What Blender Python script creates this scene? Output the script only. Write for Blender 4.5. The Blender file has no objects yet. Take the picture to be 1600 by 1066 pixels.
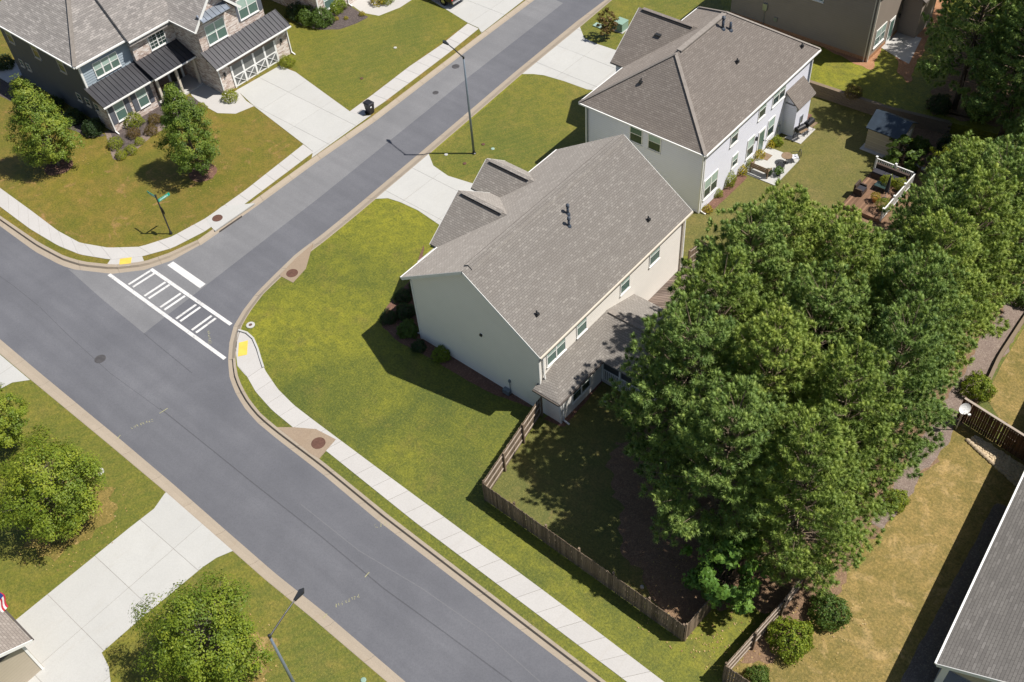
import bpy, bmesh, math, random
import numpy as np
from mathutils import Vector, Matrix
random.seed(7)
S = bpy.context.scene
COL = S.collection
# ------------------------------------------------------------------ camera, sky, sun, exposure
F_PX, TILT, ROLL, YAW, CAM_H = 1604.0, math.radians(42.2), math.radians(5.2), math.radians(43.7), 50.0
_z = np.array([0, math.sin(TILT), -math.cos(TILT)]); _x = np.array([1., 0, 0]); _y = np.cross(_z, _x)
_c, _s = math.cos(ROLL), math.sin(ROLL)
_M = np.array([[math.cos(YAW), -math.sin(YAW), 0], [math.sin(YAW), math.cos(YAW), 0], [0, 0, 1]])
RC = np.array([_c*_x+_s*_y, -_s*_x+_c*_y, _z]) @ _M.T          # rows: image right, image down, view
cam = bpy.data.cameras.new('camera'); co = bpy.data.objects.new('camera', cam); COL.objects.link(co)
rot = Matrix((RC[0], -RC[1], -RC[2])).transposed()
co.matrix_world = Matrix.Translation((0, 0, CAM_H)) @ rot.to_4x4()
cam.sensor_fit = 'HORIZONTAL'; cam.sensor_width = 36.0; cam.lens = 36.0*F_PX/1600.0
cam.clip_start = 1.0; cam.clip_end = 2000.0
S.camera = co
SUN_EL, SUN_AZ = math.radians(58.0), math.radians(35.0)         # azimuth: angle from +X towards +Y
sd = Vector((math.cos(SUN_EL)*math.cos(SUN_AZ), math.cos(SUN_EL)*math.sin(SUN_AZ), math.sin(SUN_EL)))
W = bpy.data.worlds.new('World'); S.world = W; W.use_nodes = True
wn = W.node_tree.nodes; bg = wn['Background']
sky = wn.new('ShaderNodeTexSky'); sky.sky_type = 'NISHITA'; sky.sun_disc = False
sky.sun_elevation = SUN_EL; sky.sun_rotation = math.pi/2-SUN_AZ
W.node_tree.links.new(sky.outputs[0], bg.inputs[0]); bg.inputs[1].default_value = 0.066
sl = bpy.data.lights.new('sun', 'SUN'); sl.energy = 5.0; sl.angle = math.radians(0.55); sl.color = (1.0, 0.945, 0.87)
so = bpy.data.objects.new('sun', sl); COL.objects.link(so)
so.rotation_euler = sd.to_track_quat('Z', 'Y').to_euler(); so.location = (20, 20, 90)
S.view_settings.view_transform = 'Standard'; S.view_settings.look = 'None'
S.view_settings.exposure = 0.3; S.view_settings.gamma = 1.0; S.view_settings.use_curve_mapping = False

def g(u, v, z=0.0):
    """survey point of the photograph -> place on the level z"""
    d = RC.T @ np.array([(u-800)/F_PX, (v-533)/F_PX, 1.0])
    t = (z-CAM_H)/d[2]
    return Vector((d[0]*t, d[1]*t, z))
def gl(pts, z=0.0): return [g(u, v, z) for u, v in pts]
def ext(pts, d0, d1):
    """carry a polyline on beyond both ends"""
    a = pts[0]+(pts[0]-pts[1]).normalized()*d0; b = pts[-1]+(pts[-1]-pts[-2]).normalized()*d1
    return [a]+list(pts)+[b]
def resample(pts, n):
    L = [0.0]
    for a, b in zip(pts, pts[1:]): L.append(L[-1]+(b-a).length)
    out = []; k = 0
    for i in range(n+1):
        s = L[-1]*i/n
        while k < len(L)-2 and L[k+1] < s: k += 1
        t = (s-L[k])/max(1e-9, L[k+1]-L[k]); out.append(pts[k].lerp(pts[k+1], min(1, max(0, t))))
    return out
def plen(pts): return sum((b-a).length for a, b in zip(pts, pts[1:]))

# ------------------------------------------------------------------ materials
MATS = {}
def mat(name): return MATS[name]
class NT:
    def __init__(s, name):
        s.m = bpy.data.materials.new(name); s.m.use_nodes = True; MATS[name] = s.m
        s.t = s.m.node_tree; s.n = s.t.nodes; s.p = s.n['Principled BSDF']; s.out = s.n['Material Output']
    def node(s, typ, **kw):
        n = s.n.new('ShaderNode'+typ)
        for k, v in kw.items():
            if k.startswith('i_'):
                key = k[2:]; key = int(key) if key.isdigit() else key.replace('_', ' ')
                if hasattr(v, 'is_linked') or isinstance(v, bpy.types.NodeSocket): s.t.links.new(v, n.inputs[key])
                else: n.inputs[key].default_value = v
            else: setattr(n, k, v)
        return n
    def link(s, a, b): s.t.links.new(a, b)
    def pos(s): return s.node('NewGeometry').outputs['Position']
    def uv(s): return s.node('TexCoord').outputs['UV']
    def noise(s, vec, scale, detail=3, rough=.55, dist=0.0):
        return s.node('TexNoise', i_Vector=vec, i_Scale=scale, i_Detail=detail, i_Roughness=rough, i_Distortion=dist).outputs['Fac']
    def ramp(s, fac, stops):
        r = s.node('ValToRGB', i_Fac=fac); e = r.color_ramp.elements
        while len(e) < len(stops): e.new(.5)
        for q, (p, c) in zip(e, stops):
            q.position = p; q.color = (c, c, c, 1) if isinstance(c, (int, float)) else (*c, 1)
        return r.outputs[0]
    def mix(s, fac, a, b, blend='MIX'):
        n = s.node('Mix', data_type='RGBA', blend_type=blend)
        for k, v in ((0, fac), (6, a), (7, b)):
            if isinstance(v, bpy.types.NodeSocket): s.link(v, n.inputs[k])
            elif k == 0: n.inputs[0].default_value = v
            else: n.inputs[k].default_value = (*v, 1)
        return n.outputs[2]
    def math(s, op, a, b=0.0):
        n = s.node('Math', operation=op)
        for k, v in ((0, a), (1, b)):
            if isinstance(v, bpy.types.NodeSocket): s.link(v, n.inputs[k])
            else: n.inputs[k].default_value = v
        return n.outputs[0]
    def bump(s, h, strength, dist):
        b = s.node('Bump', i_Height=h, i_Strength=strength, i_Distance=dist); s.link(b.outputs[0], s.p.inputs['Normal'])
    def fin(s, color, rough=.8, spec=.3, metal=0.0):
        if isinstance(color, bpy.types.NodeSocket): s.link(color, s.p.inputs['Base Color'])
        else: s.p.inputs['Base Color'].default_value = (*color, 1)
        s.p.inputs['Roughness'].default_value = rough; s.p.inputs['Specular IOR Level'].default_value = spec
        s.p.inputs['Metallic'].default_value = metal
        return s.m
def scl(c, k): return tuple(min(1, x*k) for x in c)
def plain(name, c, rough=.7, spec=.3, metal=0., var=.12, scale=3.0, bump=0.0):
    t = NT(name); p = t.node('TexCoord').outputs['Object']
    n = t.noise(p, scale, 4, .6); n2 = t.noise(p, scale*9, 2, .6)
    col = t.mix(t.ramp(n, [(.3, 0), (.7, 1)]), scl(c, 1-var), scl(c, 1+var))
    col = t.mix(t.math('MULTIPLY', n2, var), col, scl(c, .55))
    if bump: t.bump(n2, bump, .01)
    return t.fin(col, rough, spec, metal)
def grass(name, c1, c2, dry, amt, soil=(.30, .19, .10), soilamt=.0, streak=0.0, seed=0.0, grad=None):
    t = NT(name); P0 = t.pos(); P = t.node('VectorMath', operation='ADD', i_0=P0, i_1=(seed, seed*1.7, 0)).outputs[0]
    big = t.noise(P, .11, 4, .62, .6); midn = t.noise(P, .42, 6, .66, .3); fine = t.noise(P, 5.5, 5, .7); tiny = t.noise(P, 17., 3, .7)
    if grad:                                             # the lot dries out gradually along one direction
        d = t.node('VectorMath', operation='DOT_PRODUCT', i_0=P0, i_1=grad[0]).outputs['Value']
        big = t.math('ADD', big, t.math('MULTIPLY', t.ramp(t.math('DIVIDE', t.math('SUBTRACT', d, grad[1]), grad[2]), [(0, 0), (1, 1)]), .42))
    col = t.mix(t.ramp(big, [(.36, 0), (.68, 1)]), c1, c2)
    d = t.math('MULTIPLY', t.ramp(midn, [(.62-amt*.42, 0), (.80-amt*.25, 1)]), t.ramp(fine, [(.25, .35), (.65, 1)]))
    col = t.mix(d, col, dry)
    if soilamt: col = t.mix(t.ramp(t.noise(P, .55, 5, .7, .8), [(.74-soilamt, 0), (.82-soilamt, .8)]), col, soil)
    if streak:
        w = t.node('TexWave', i_Vector=t.node('Mapping', i_Vector=P, i_Rotation=(0, 0, .5)).outputs[0], i_Scale=.55, i_Distortion=2.5, i_Detail=2., bands_direction='X').outputs['Fac']
        col = t.mix(t.math('MULTIPLY', w, streak), col, dry)
    mot = t.noise(P, 1.6, 6, .72, .4); spk = t.noise(P, 7.5, 6, .8)
    col = t.mix(t.ramp(mot, [(.38, .55), (.62, 0)]), col, (c1[0]*.62, c1[1]*.74, c1[2]*.75))
    col = t.mix(t.ramp(spk, [(.36, .62), (.52, 0)]), col, scl(c1, .48))
    col = t.mix(t.ramp(spk, [(.52, 0), (.70, .6)]), col, scl(tuple((a+b)/2 for a, b in zip(c2, dry)), 1.4))
    t.bump(t.math('ADD', spk, tiny), .5, .06)
    return t.fin(col, .62, .34)
def shingle(name, a, b, light, frac=.62, w=.33, h=.145):
    t = NT(name); U = t.uv()
    br = t.node('TexBrick', i_Vector=U, i_Scale=1.0, i_Color1=(0, 0, 0, 1), i_Color2=(1, 1, 1, 1), i_Mortar=(.2, .2, .2, 1)); br.offset = .5
    br.inputs['Brick Width'].default_value = w; br.inputs['Row Height'].default_value = h; br.inputs['Mortar Size'].default_value = .009
    br2 = t.node('TexBrick', i_Vector=t.node('Mapping', i_Vector=U, i_Location=(.37, .0, 0)).outputs[0], i_Scale=1.0, i_Color1=(0, 0, 0, 1), i_Color2=(1, 1, 1, 1), i_Mortar=(.3, .3, .3, 1)); br2.offset = .37
    br2.inputs['Brick Width'].default_value = w*2.3; br2.inputs['Row Height'].default_value = h; br2.inputs['Mortar Size'].default_value = .0
    n = t.noise(t.pos(), .5, 5, .6); sp = t.noise(t.pos(), 22, 3, .7)
    col = t.mix(br2.outputs[0], a, b)
    col = t.mix(t.ramp(br.outputs[0], [(frac, 0), (frac+.25, .75)]), col, light)
    col = t.mix(br.outputs['Fac'], col, scl(a, .5))
    v = t.math('FRACT', t.math('DIVIDE', t.node('SeparateXYZ', i_0=U).outputs[1], h))
    col = t.mix(t.ramp(v, [(0., .35), (.16, 0)]), col, scl(a, .35))
    col = t.mix(t.ramp(n, [(.3, .22), (.7, 0)]), col, scl(a, .72))
    col = t.mix(t.ramp(sp, [(.35, .35), (.7, 0)]), col, scl(a, .6))
    t.bump(t.math('ADD', t.math('MULTIPLY', v, -1.0), sp), .35, .02)
    t.p.inputs['Diffuse Roughness'].default_value = 1.0
    return t.fin(col, .93, .15)
def siding(name, c, lap=.18, dirt=.1):
    t = NT(name); U = t.uv()
    v = t.math('FRACT', t.math('DIVIDE', t.node('SeparateXYZ', i_0=U).outputs[1], lap))
    n = t.noise(t.pos(), .7, 5, .65); n2 = t.noise(t.node('Mapping', i_Vector=U, i_Scale=(.4, 9, 1)).outputs[0], 3., 3, .6)
    col = t.mix(t.ramp(n, [(.3, 0), (.7, 1)]), scl(c, 1-dirt), c)
    col = t.mix(t.math('MULTIPLY', n2, dirt*1.5), col, scl(c, .75))
    col = t.mix(t.ramp(v, [(0, .42), (.15, 0)]), col, scl(c, .5))
    t.bump(t.math('MULTIPLY', v, -1.0), .22, .02)
    return t.fin(col, .6, .3)
def brick(name, cols, mortar, w=.22, h=.075):
    t = NT(name); U = t.uv()
    br = t.node('TexBrick', i_Vector=U, i_Scale=1.0, i_Color1=(0, 0, 0, 1), i_Color2=(1, 1, 1, 1), i_Mortar=(.5, .5, .5, 1)); br.offset = .5
    br.inputs['Brick Width'].default_value = w; br.inputs['Row Height'].default_value = h; br.inputs['Mortar Size'].default_value = .010
    n = t.noise(t.node('Mapping', i_Vector=U, i_Scale=(1.6, 4.5, 1)).outputs[0], 1.3, 4, .7)
    f = t.math('ADD', t.math('MULTIPLY', br.outputs[0], .55), t.math('MULTIPLY', n, .45))
    col = t.ramp(f, [(.2+.6*i/(len(cols)-1), c) for i, c in enumerate(cols)])
    col = t.mix(br.outputs['Fac'], col, mortar); t.bump(t.math('MULTIPLY', br.outputs['Fac'], -1.0), .5, .01)
    return t.fin(col, .9, .2)
def concrete(name, c, stain=.25, agg=0.0):
    t = NT(name); P = t.pos(); n = t.noise(P, .5, 6, .65, .5); f = t.noise(P, 14, 4, .7); o = t.node('ObjectInfo').outputs['Random']
    st = t.noise(t.node('Mapping', i_Vector=P, i_Scale=(1, .25, 1)).outputs[0], 1.6, 4, .7)
    col = t.mix(t.ramp(n, [(.3, stain), (.7, 0)]), c, scl(c, .72))
    col = t.mix(t.math('MULTIPLY', o, .35), col, scl(c, .84))
    col = t.mix(t.ramp(st, [(.55, 0), (.8, stain)]), col, (c[0]*.75, c[1]*.68, c[2]*.58))
    col = t.mix(t.ramp(f, [(.3, .25+agg), (.6, 0)]), col, scl(c, .6)); t.bump(f, .25, .01)
    return t.fin(col, .85, .25)
def asphalt(name, c, cl):
    t = NT(name); P = t.pos(); n = t.noise(P, .22, 6, .6, .4); f = t.noise(P, 11, 4, .75); s = t.noise(P, 40, 2, .7)
    trk = t.noise(t.node('Mapping', i_Vector=P, i_Rotation=(0, 0, .03), i_Scale=(.05, 1.1, 1)).outputs[0], 1.0, 3, .5)
    col = t.mix(t.ramp(n, [(.3, 0), (.72, 1)]), c, cl)
    col = t.mix(t.ramp(trk, [(.35, .35), (.65, 0)]), col, scl(c, .8))
    col = t.mix(t.ramp(f, [(.25, .45), (.6, 0)]), col, scl(c, .68)); col = t.mix(t.ramp(s, [(.55, 0), (.8, .4)]), col, scl(cl, 1.5))
    t.bump(t.math('ADD', f, s), .3, .015)
    return t.fin(col, .88, .25)
def leaf(name, cols, trans=.25, rough=.55):
    t = NT(name); r = t.node('NewGeometry').outputs['Random Per Island']; o = t.node('ObjectInfo').outputs['Random']
    n = t.noise(t.pos(), .9, 3, .6)
    at = t.node('Attribute', attribute_name='clump').outputs['Fac']
    f = t.math('ADD', t.math('ADD', t.math('MULTIPLY', r, .26), t.math('MULTIPLY', at, .40)), t.math('ADD', t.math('MULTIPLY', n, .18), t.math('MULTIPLY', o, .20)))
    col = t.ramp(f, [(.08+.84*i/(len(cols)-1), c) for i, c in enumerate(cols)])
    t.fin(col, rough, .35)
    tr = t.node('BsdfTranslucent'); cc = t.mix(.5, col, (.30, .36, .03)); t.link(cc, tr.inputs[0])
    mx = t.node('MixShader', i_0=trans); t.link(t.p.outputs[0], mx.inputs[1]); t.link(tr.outputs[0], mx.inputs[2]); t.link(mx.outputs[0], t.out.inputs[0])
    return t.m
def mulch(name, c1, c2, c3):
    t = NT(name); P = t.pos(); v = t.node('TexVoronoi', i_Vector=P, i_Scale=16.).outputs['Color']; n = t.noise(P, 1.2, 5, .7); f = t.noise(P, 24, 3, .7)
    col = t.mix(t.ramp(n, [(.35, 0), (.65, 1)]), c1, c2); col = t.mix(t.ramp(v, [(.55, 0), (.85, .8)]), col, c3); col = t.mix(t.ramp(f, [(.35, .5), (.6, 0)]), col, scl(c1, .4))
    t.bump(f, .8, .04); return t.fin(col, .95, .1)
def glass(name, c, rough=.08):
    t = NT(name); n = t.noise(t.pos(), 1.3, 3, .6); t.bump(t.noise(t.pos(), .8, 2), .03, .02)
    return t.fin(t.mix(n, scl(c, .75), scl(c, 1.2)), rough, .6)

grass('grass_corner', (.086, .108, .015), (.245, .238, .018), (.185, .150, .032), .22, seed=3., grad=((-.5, .8, 0), 46., 16.))
grass('grass_front', (.126, .126, .014), (.195, .168, .018), (.265, .165, .042), .54, (.36, .20, .085), .16, seed=31.)
grass('grass_street', (.108, .130, .017), (.20, .182, .020), (.245, .19, .042), .30, (.27, .18, .07), .04, .22, seed=77.)
grass('grass_fenced', (.112, .124, .026), (.165, .155, .036), (.235, .17, .055), .34, (.27, .17, .085), .09, seed=12.)
grass('grass_white', (.125, .122, .026), (.175, .153, .034), (.225, .17, .058), .36, seed=54.)
grass('grass_dry', (.145, .122, .018), (.25, .175, .042), (.37, .25, .088), .58, (.44, .30, .125), .20, seed=91.)
grass('grass_verge', (.10, .125, .018), (.165, .155, .03), (.21, .165, .06), .28, seed=19.)
shingle('shingle_grey', (0.298, 0.273, 0.248), (0.340, 0.316, 0.290), (0.450, 0.421, 0.384), .74, .24)
shingle('shingle_brown', (0.275, 0.240, 0.212), (0.328, 0.288, 0.255), (0.401, 0.359, 0.319), .74, .24)
shingle('shingle_pale', (0.328, 0.305, 0.290), (0.442, 0.412, 0.389), (0.590, 0.551, 0.521), .66, .4, .16)
plain('ridge_shingle', (.265, .238, .213), .9, .15, var=.15, scale=5); plain('vent_metal', (.045, .06, .085), .5, .4, var=.1)
shingle('shingle_corner', (.222, .208, .194), (.285, .268, .248), (.36, .338, .316), .72, .42, .16)
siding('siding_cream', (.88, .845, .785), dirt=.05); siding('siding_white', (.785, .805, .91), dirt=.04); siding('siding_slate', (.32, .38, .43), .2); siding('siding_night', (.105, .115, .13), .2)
siding('siding_taupe', (.30, .255, .215), .2); siding('siding_beige', (.46, .40, .31), .22)
brick('brick_mottled', [(.30, .20, .165), (.46, .35, .295), (.60, .49, .425), (.70, .62, .565), (.76, .71, .67)], (.64, .60, .56), .30, .10)
brick('brick_brown', [(.16, .105, .085), (.21, .15, .125), (.26, .19, .155)], (.30, .25, .21))
concrete('concrete', (.50, .485, .465)); concrete('concrete_new', (.485, .483, .462), .26); concrete('concrete_joint', (.27, .25, .22), .3)
concrete('concrete_kerb', (.375, .318, .25), .45, .15); concrete('aggregate', (.33, .255, .185), .4, .3); concrete('block_stone', (.235, .18, .125), .35, .2)
asphalt('asphalt', (.116, .119, .134), (.162, .165, .181)); asphalt('asphalt_worn', (.170, .172, .181), (.228, .229, .236)); asphalt('asphalt_seam', (.085, .087, .097), (.115, .117, .13))
asphalt('asphalt_pale', (.15, .153, .165), (.175, .177, .19))
def worn_paint(name):
    t = NT(name); P_ = t.pos(); n_ = t.noise(P_, 6., 6, .8); q_ = t.noise(P_, .9, 4, .7)
    chip = t.ramp(t.math('ADD', t.math('MULTIPLY', n_, .7), t.math('MULTIPLY', q_, .3)), [(.36, .7), (.48, 0)])
    return t.fin(t.mix(chip, t.mix(t.ramp(q_, [(.3, .4), (.7, 0)]), (.64, .635, .62), (.47, .47, .465)), (.19, .19, .20)), .7, .3)
worn_paint('road_paint'); plain('yellow_pad', (.66, .48, .09), .8, .2, var=.10, scale=2); plain('marking_paint', (.34, .33, .19), .8, .2, var=.25, scale=6)
plain('white_trim', (.78, .78, .76), .5, .4, var=.04); plain('cream_trim', (.62, .56, .47), .55, .4, var=.05); plain('gutter_dark', (.10, .085, .075), .5, .4)
plain('black_metal', (.022, .024, .027), .4, .5, var=.2); plain('grey_metal', (.20, .24, .28), .38, .5, .35, var=.1); plain('galvanised', (.42, .45, .48), .35, .5, .8)
plain('roof_metal', (.055, .055, .062), .36, .5, .3, var=.12, scale=1.2); plain('awning_metal', (.30, .34, .40), .3, .5, .6, var=.08)
plain('rusty_iron', (.12, .062, .045), .8, .3, var=.2, scale=8); plain('dark_iron', (.075, .072, .075), .6, .4, var=.2)
plain('fence_rail', (.38, .32, .265), .8, .2, var=.2, scale=2.); 

plain('bark', (.085, .062, .045), .95, .1, var=.35, scale=6, bump=.5); plain('bark_grey', (.16, .135, .11), .95, .1, var=.3, scale=6, bump=.5); plain('twig', (.24, .185, .135), .95, .1)
def board_wood(name, c):
    t = NT(name); o = t.node('ObjectInfo').outputs['Random']; P_ = t.node('TexCoord').outputs['Object']
    gr = t.noise(t.node('Mapping', i_Vector=P_, i_Scale=(9, 9, .8)).outputs[0], 3., 4, .7); st = t.noise(t.pos(), 1.1, 4, .7)
    col = t.mix(o, scl(c, .52), scl(c, 1.35)); col = t.mix(t.ramp(gr, [(.35, .5), (.65, 0)]), col, scl(c, .45)); col = t.mix(t.ramp(st, [(.45, 0), (.75, .4)]), col, (c[0]*1.15, c[1]*1.2, c[2]*1.3))
    return t.fin(col, .88, .15)
board_wood('fence_wood', (.225, .168, .118)); board_wood('fence_brown', (.115, .062, .036)); board_wood('deck_wood', (.20, .155, .13)); board_wood('deck_redwood', (.25, .15, .095))
glass('glass_dark', (.035, .06, .055)); glass('glass_teal', (.10, .17, .15)); glass('glass_blind', (.36, .48, .43), .2); glass('screen_mesh', (.045, .05, .055), .7)
glass('car_glass', (.015, .018, .02), .05)
plain('door_grey', (.16, .165, .16), .5, .4); plain('shutter_grey', (.115, .125, .15), .6, .3); plain('door_dark', (.04, .035, .03), .5, .4)
plain('plastic_black', (.018, .018, .022), .42, .45, var=.15); plain('plastic_green', (.30, .42, .36), .55, .4, var=.06); plain('box_green', (.24, .36, .29), .5, .4, var=.06)
plain('sign_green', (.0, .36, .25), .35, .5, var=.03); plain('sign_white', (.80, .82, .80), .4, .5, var=.02); plain('red_cloth', (.55, .045, .06), .8, .2, var=.06); plain('blue_cloth', (.03, .05, .22), .8, .2, var=.06); plain('white_cloth', (.8, .8, .78), .8, .2, var=.04)
plain('cushion_dark', (.045, .045, .055), .85, .15); plain('cushion_white', (.75, .76, .8), .85, .15); plain('wicker', (.075, .055, .045), .8, .2, var=.3, scale=20); plain('terracotta', (.42, .16, .075), .8, .2); plain('bench_wood', (.22, .155, .10), .75, .25, var=.2)
plain('car_brown', (.055, .048, .036), .3, .5, .3); plain('rubber', (.015, .015, .016), .9, .1); plain('lamp_red', (.6, .03, .02), .3, .5); plain('chrome', (.6, .6, .62), .2, .5, .9)
plain('shed_roof', (.035, .052, .075), .55, .35, var=.2); plain('stone_pale', (.58, .47, .32), .9, .15, var=.3, scale=6); plain('stone_edge', (.45, .36, .25), .9, .15, var=.25, scale=4)
mulch('mulch_dark', (.085, .070, .068), (.12, .098, .092), (.20, .165, .15)); mulch('mulch_red', (.155, .085, .065), (.20, .115, .085), (.29, .17, .12)); mulch('pine_straw', (.20, .13, .085), (.27, .175, .11), (.36, .245, .15))
mulch('mulch_bark', (.15, .125, .11), (.20, .165, .145), (.28, .235, .20)); mulch('mulch_grey', (.215, .165, .14), (.27, .21, .175), (.35, .285, .24)); mulch('clay', (.36, .185, .10), (.44, .24, .135), (.50, .30, .18))
leaf('leaf_maple', [(.06, .105, .014), (.13, .195, .018), (.23, .29, .024), (.38, .39, .036)], .3)
leaf('leaf_maple_deep', [(.05, .092, .016), (.105, .17, .021), (.185, .25, .028), (.32, .35, .04)], .28)
leaf('leaf_maple_dark', [(.035, .070, .014), (.060, .105, .016), (.10, .15, .02), (.16, .20, .026)])
leaf('leaf_pine', [(.085, .15, .048), (.165, .26, .066), (.27, .375, .09), (.40, .48, .12)], .38, .5)
leaf('leaf_pine_yellow', [(.095, .155, .040), (.185, .27, .056), (.295, .385, .075), (.42, .485, .10)], .38, .5)
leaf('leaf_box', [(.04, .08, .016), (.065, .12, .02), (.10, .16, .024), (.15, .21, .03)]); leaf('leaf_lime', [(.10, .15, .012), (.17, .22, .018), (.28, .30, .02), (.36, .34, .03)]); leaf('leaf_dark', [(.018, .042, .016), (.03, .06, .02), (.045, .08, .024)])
leaf('leaf_yellow', [(.16, .18, .012), (.34, .28, .015), (.48, .33, .02)]); leaf('leaf_red', [(.10, .05, .02), (.16, .10, .025), (.12, .13, .02)]); leaf('leaf_fresh', [(.05, .12, .02), (.09, .19, .025), (.16, .27, .035)])

# ------------------------------------------------------------------ mesh helpers
class MB:
    def __init__(s): s.v = []; s.f = []; s.mi = []
    def face(s, pts, m=0):
        b = len(s.v); s.v += [Vector(p) for p in pts]; s.f.append(list(range(b, b+len(pts)))); s.mi.append(m); return s
    def hull(s, bot, top, m=0):
        """closed solid between two polygons with the same number of corners"""
        n = len(bot); b = len(s.v); s.v += [Vector(p) for p in bot]+[Vector(p) for p in top]
        s.f.append(list(range(b+n-1, b-1, -1))); s.f.append(list(range(b+n, b+2*n))); s.mi += [m, m]
        for i in range(n):
            j = (i+1) % n; s.f.append([b+i, b+j, b+n+j, b+n+i]); s.mi.append(m)
        return s
    def prism(s, poly, z0, z1, m=0):
        P = [(p[0], p[1]) for p in poly]
        if sum(a[0]*b[1]-b[0]*a[1] for a, b in zip(P, P[1:]+P[:1])) < 0: P = P[::-1]
        return s.hull([(x, y, z0) for x, y in P], [(x, y, z1) for x, y in P], m)
    def box(s, x0, x1, y0, y1, z0, z1, m=0): return s.prism([(x0, y0), (x1, y0), (x1, y1), (x0, y1)], z0, z1, m)
    def obox(s, c, t, n, w, d, h, m=0):
        """box standing on c: width w along t, depth d along n, height h"""
        c = Vector(c); t = Vector(t).normalized()*(w/2); n = Vector(n).normalized()*(d/2); u = Vector((0, 0, h))
        q = [c-t-n, c+t-n, c+t+n, c-t+n]
        if (t.cross(n)).z < 0: q = q[::-1]
        return s.hull(q, [p+u for p in q], m)
    def beam(s, a, b, w, h, m=0, up=(0, 0, 1)):
        a = Vector(a); b = Vector(b); d = (b-a).normalized(); u = Vector(up)
        if abs(d.dot(u)) > .98: u = Vector((1, 0, 0))
        r = d.cross(u).normalized(); u = r.cross(d).normalized(); r *= w/2; u *= h/2
        return s.hull([a-r-u, a+r-u, a+r+u, a-r+u][::-1], [b-r-u, b+r-u, b+r+u, b-r+u][::-1], m)
    def slab(s, poly, t, m=0):
        """sloped plate: poly is the top, t the thickness downward"""
        P = [Vector(p) for p in poly]; n = (P[1]-P[0]).cross(P[2]-P[1])
        if n.z < 0: P = P[::-1]
        return s.hull([p-Vector((0, 0, t)) for p in P], P, m)
    def tube(s, pts, rad, n=8, m=0, caps=True):
        pts = [Vector(p) for p in pts]; rad = rad if hasattr(rad, '__len__') else [rad]*len(pts); rings = []
        for i, p in enumerate(pts):
            d = (pts[min(i+1, len(pts)-1)]-pts[max(i-1, 0)]).normalized(); u = Vector((0, 0, 1)) if abs(d.z) < .9 else Vector((1, 0, 0))
            a = d.cross(u).normalized(); b = d.cross(a); k = len(s.v)
            s.v += [p+(a*math.cos(q*2*math.pi/n)+b*math.sin(q*2*math.pi/n))*rad[i] for q in range(n)]; rings.append(k)
        for k, l in zip(rings, rings[1:]):
            for q in range(n): s.f.append([k+q, k+(q+1) % n, l+(q+1) % n, l+q]); s.mi.append(m)
        if caps:
            s.f.append([rings[0]+q for q in range(n)][::-1]); s.f.append([rings[-1]+q for q in range(n)]); s.mi += [m, m]
        return s
    def lathe(s, c, prof, n=20, m=0, axis=None, sx=1., sy=1.):
        c = Vector(c); rings = []; A = Vector((1, 0, 0)); B = Vector((0, 1, 0)); Zv = Vector((0, 0, 1))
        if axis is not None:
            Zv = Vector(axis).normalized(); A = Zv.orthogonal().normalized(); B = Zv.cross(A)
        for r, z in prof:
            rings.append(len(s.v)); s.v += [c+A*(r*sx*math.cos(q*2*math.pi/n))+B*(r*sy*math.sin(q*2*math.pi/n))+Zv*z for q in range(n)]
        for k, l in zip(rings, rings[1:]):
            for q in range(n): s.f.append([k+q, k+(q+1) % n, l+(q+1) % n, l+q]); s.mi.append(m)
        s.f.append([rings[0]+q for q in range(n)][::-1]); s.f.append([rings[-1]+q for q in range(n)]); s.mi += [m, m]
        return s
    def ball(s, c, rx, ry, rz, n=10, k=6, m=0):
        return s.lathe(c, [(max(.02, math.sin(math.pi*i/k)), -math.cos(math.pi*i/k)) for i in range(k+1)], n, m) if False else s._ball(c, rx, ry, rz, n, k, m)
    def _ball(s, c, rx, ry, rz, n, k, m):
        c = Vector(c); rings = []
        for i in range(k+1):
            a = math.pi*i/k; r = max(.03, math.sin(a)); z = -math.cos(a); rings.append(len(s.v))
            s.v += [c+Vector((rx*r*math.cos(q*2*math.pi/n), ry*r*math.sin(q*2*math.pi/n), rz*z)) for q in range(n)]
        for a, b in zip(rings, rings[1:]):
            for q in range(n): s.f.append([a+q, a+(q+1) % n, b+(q+1) % n, b+q]); s.mi.append(m)
        s.f.append([rings[0]+q for q in range(n)][::-1]); s.f.append([rings[-1]+q for q in range(n)]); s.mi += [m, m]
        return s
    def build(s, name, m, parent=None, smooth=False, origin=None, recalc=True):
        ms = m if isinstance(m, (list, tuple)) else [m]
        if parent is not None: o0 = wloc(parent)
        else:
            mn = [min(p[i] for p in s.v) for i in range(3)]; mx = [max(p[i] for p in s.v) for i in range(3)]
            o0 = Vector(((mn[0]+mx[0])/2, (mn[1]+mx[1])/2, mn[2]))
        if origin is not None: o0 = Vector(origin)
        me = bpy.data.meshes.new(name); me.from_pydata([tuple(p-o0) for p in s.v], [], s.f)
        for x in ms: me.materials.append(MATS[x])
        if len(ms) > 1: me.polygons.foreach_set('material_index', s.mi)
        if recalc:
            bm = bmesh.new(); bm.from_mesh(me); bmesh.ops.recalc_face_normals(bm, faces=bm.faces)
            big = [f for f in bm.faces if len(f.verts) > 4]
            if big: bmesh.ops.triangulate(bm, faces=big)
            bm.to_mesh(me); bm.free()
        ul = me.uv_layers.new(name='UVMap')
        for p in me.polygons:
            n = p.normal
            if abs(n.z) > .995: U = Vector((1, 0, 0)); V = Vector((0, 1, 0))
            else: U = Vector((-n.y, n.x, 0)).normalized(); V = n.cross(U)
            for li in p.loop_indices:
                w = me.vertices[me.loops[li].vertex_index].co+o0; ul.data[li].uv = (w.dot(U), w.dot(V))
        if smooth: me.polygons.foreach_set('use_smooth', [True]*len(me.polygons))
        o = bpy.data.objects.new(name, me); COL.objects.link(o)
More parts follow.
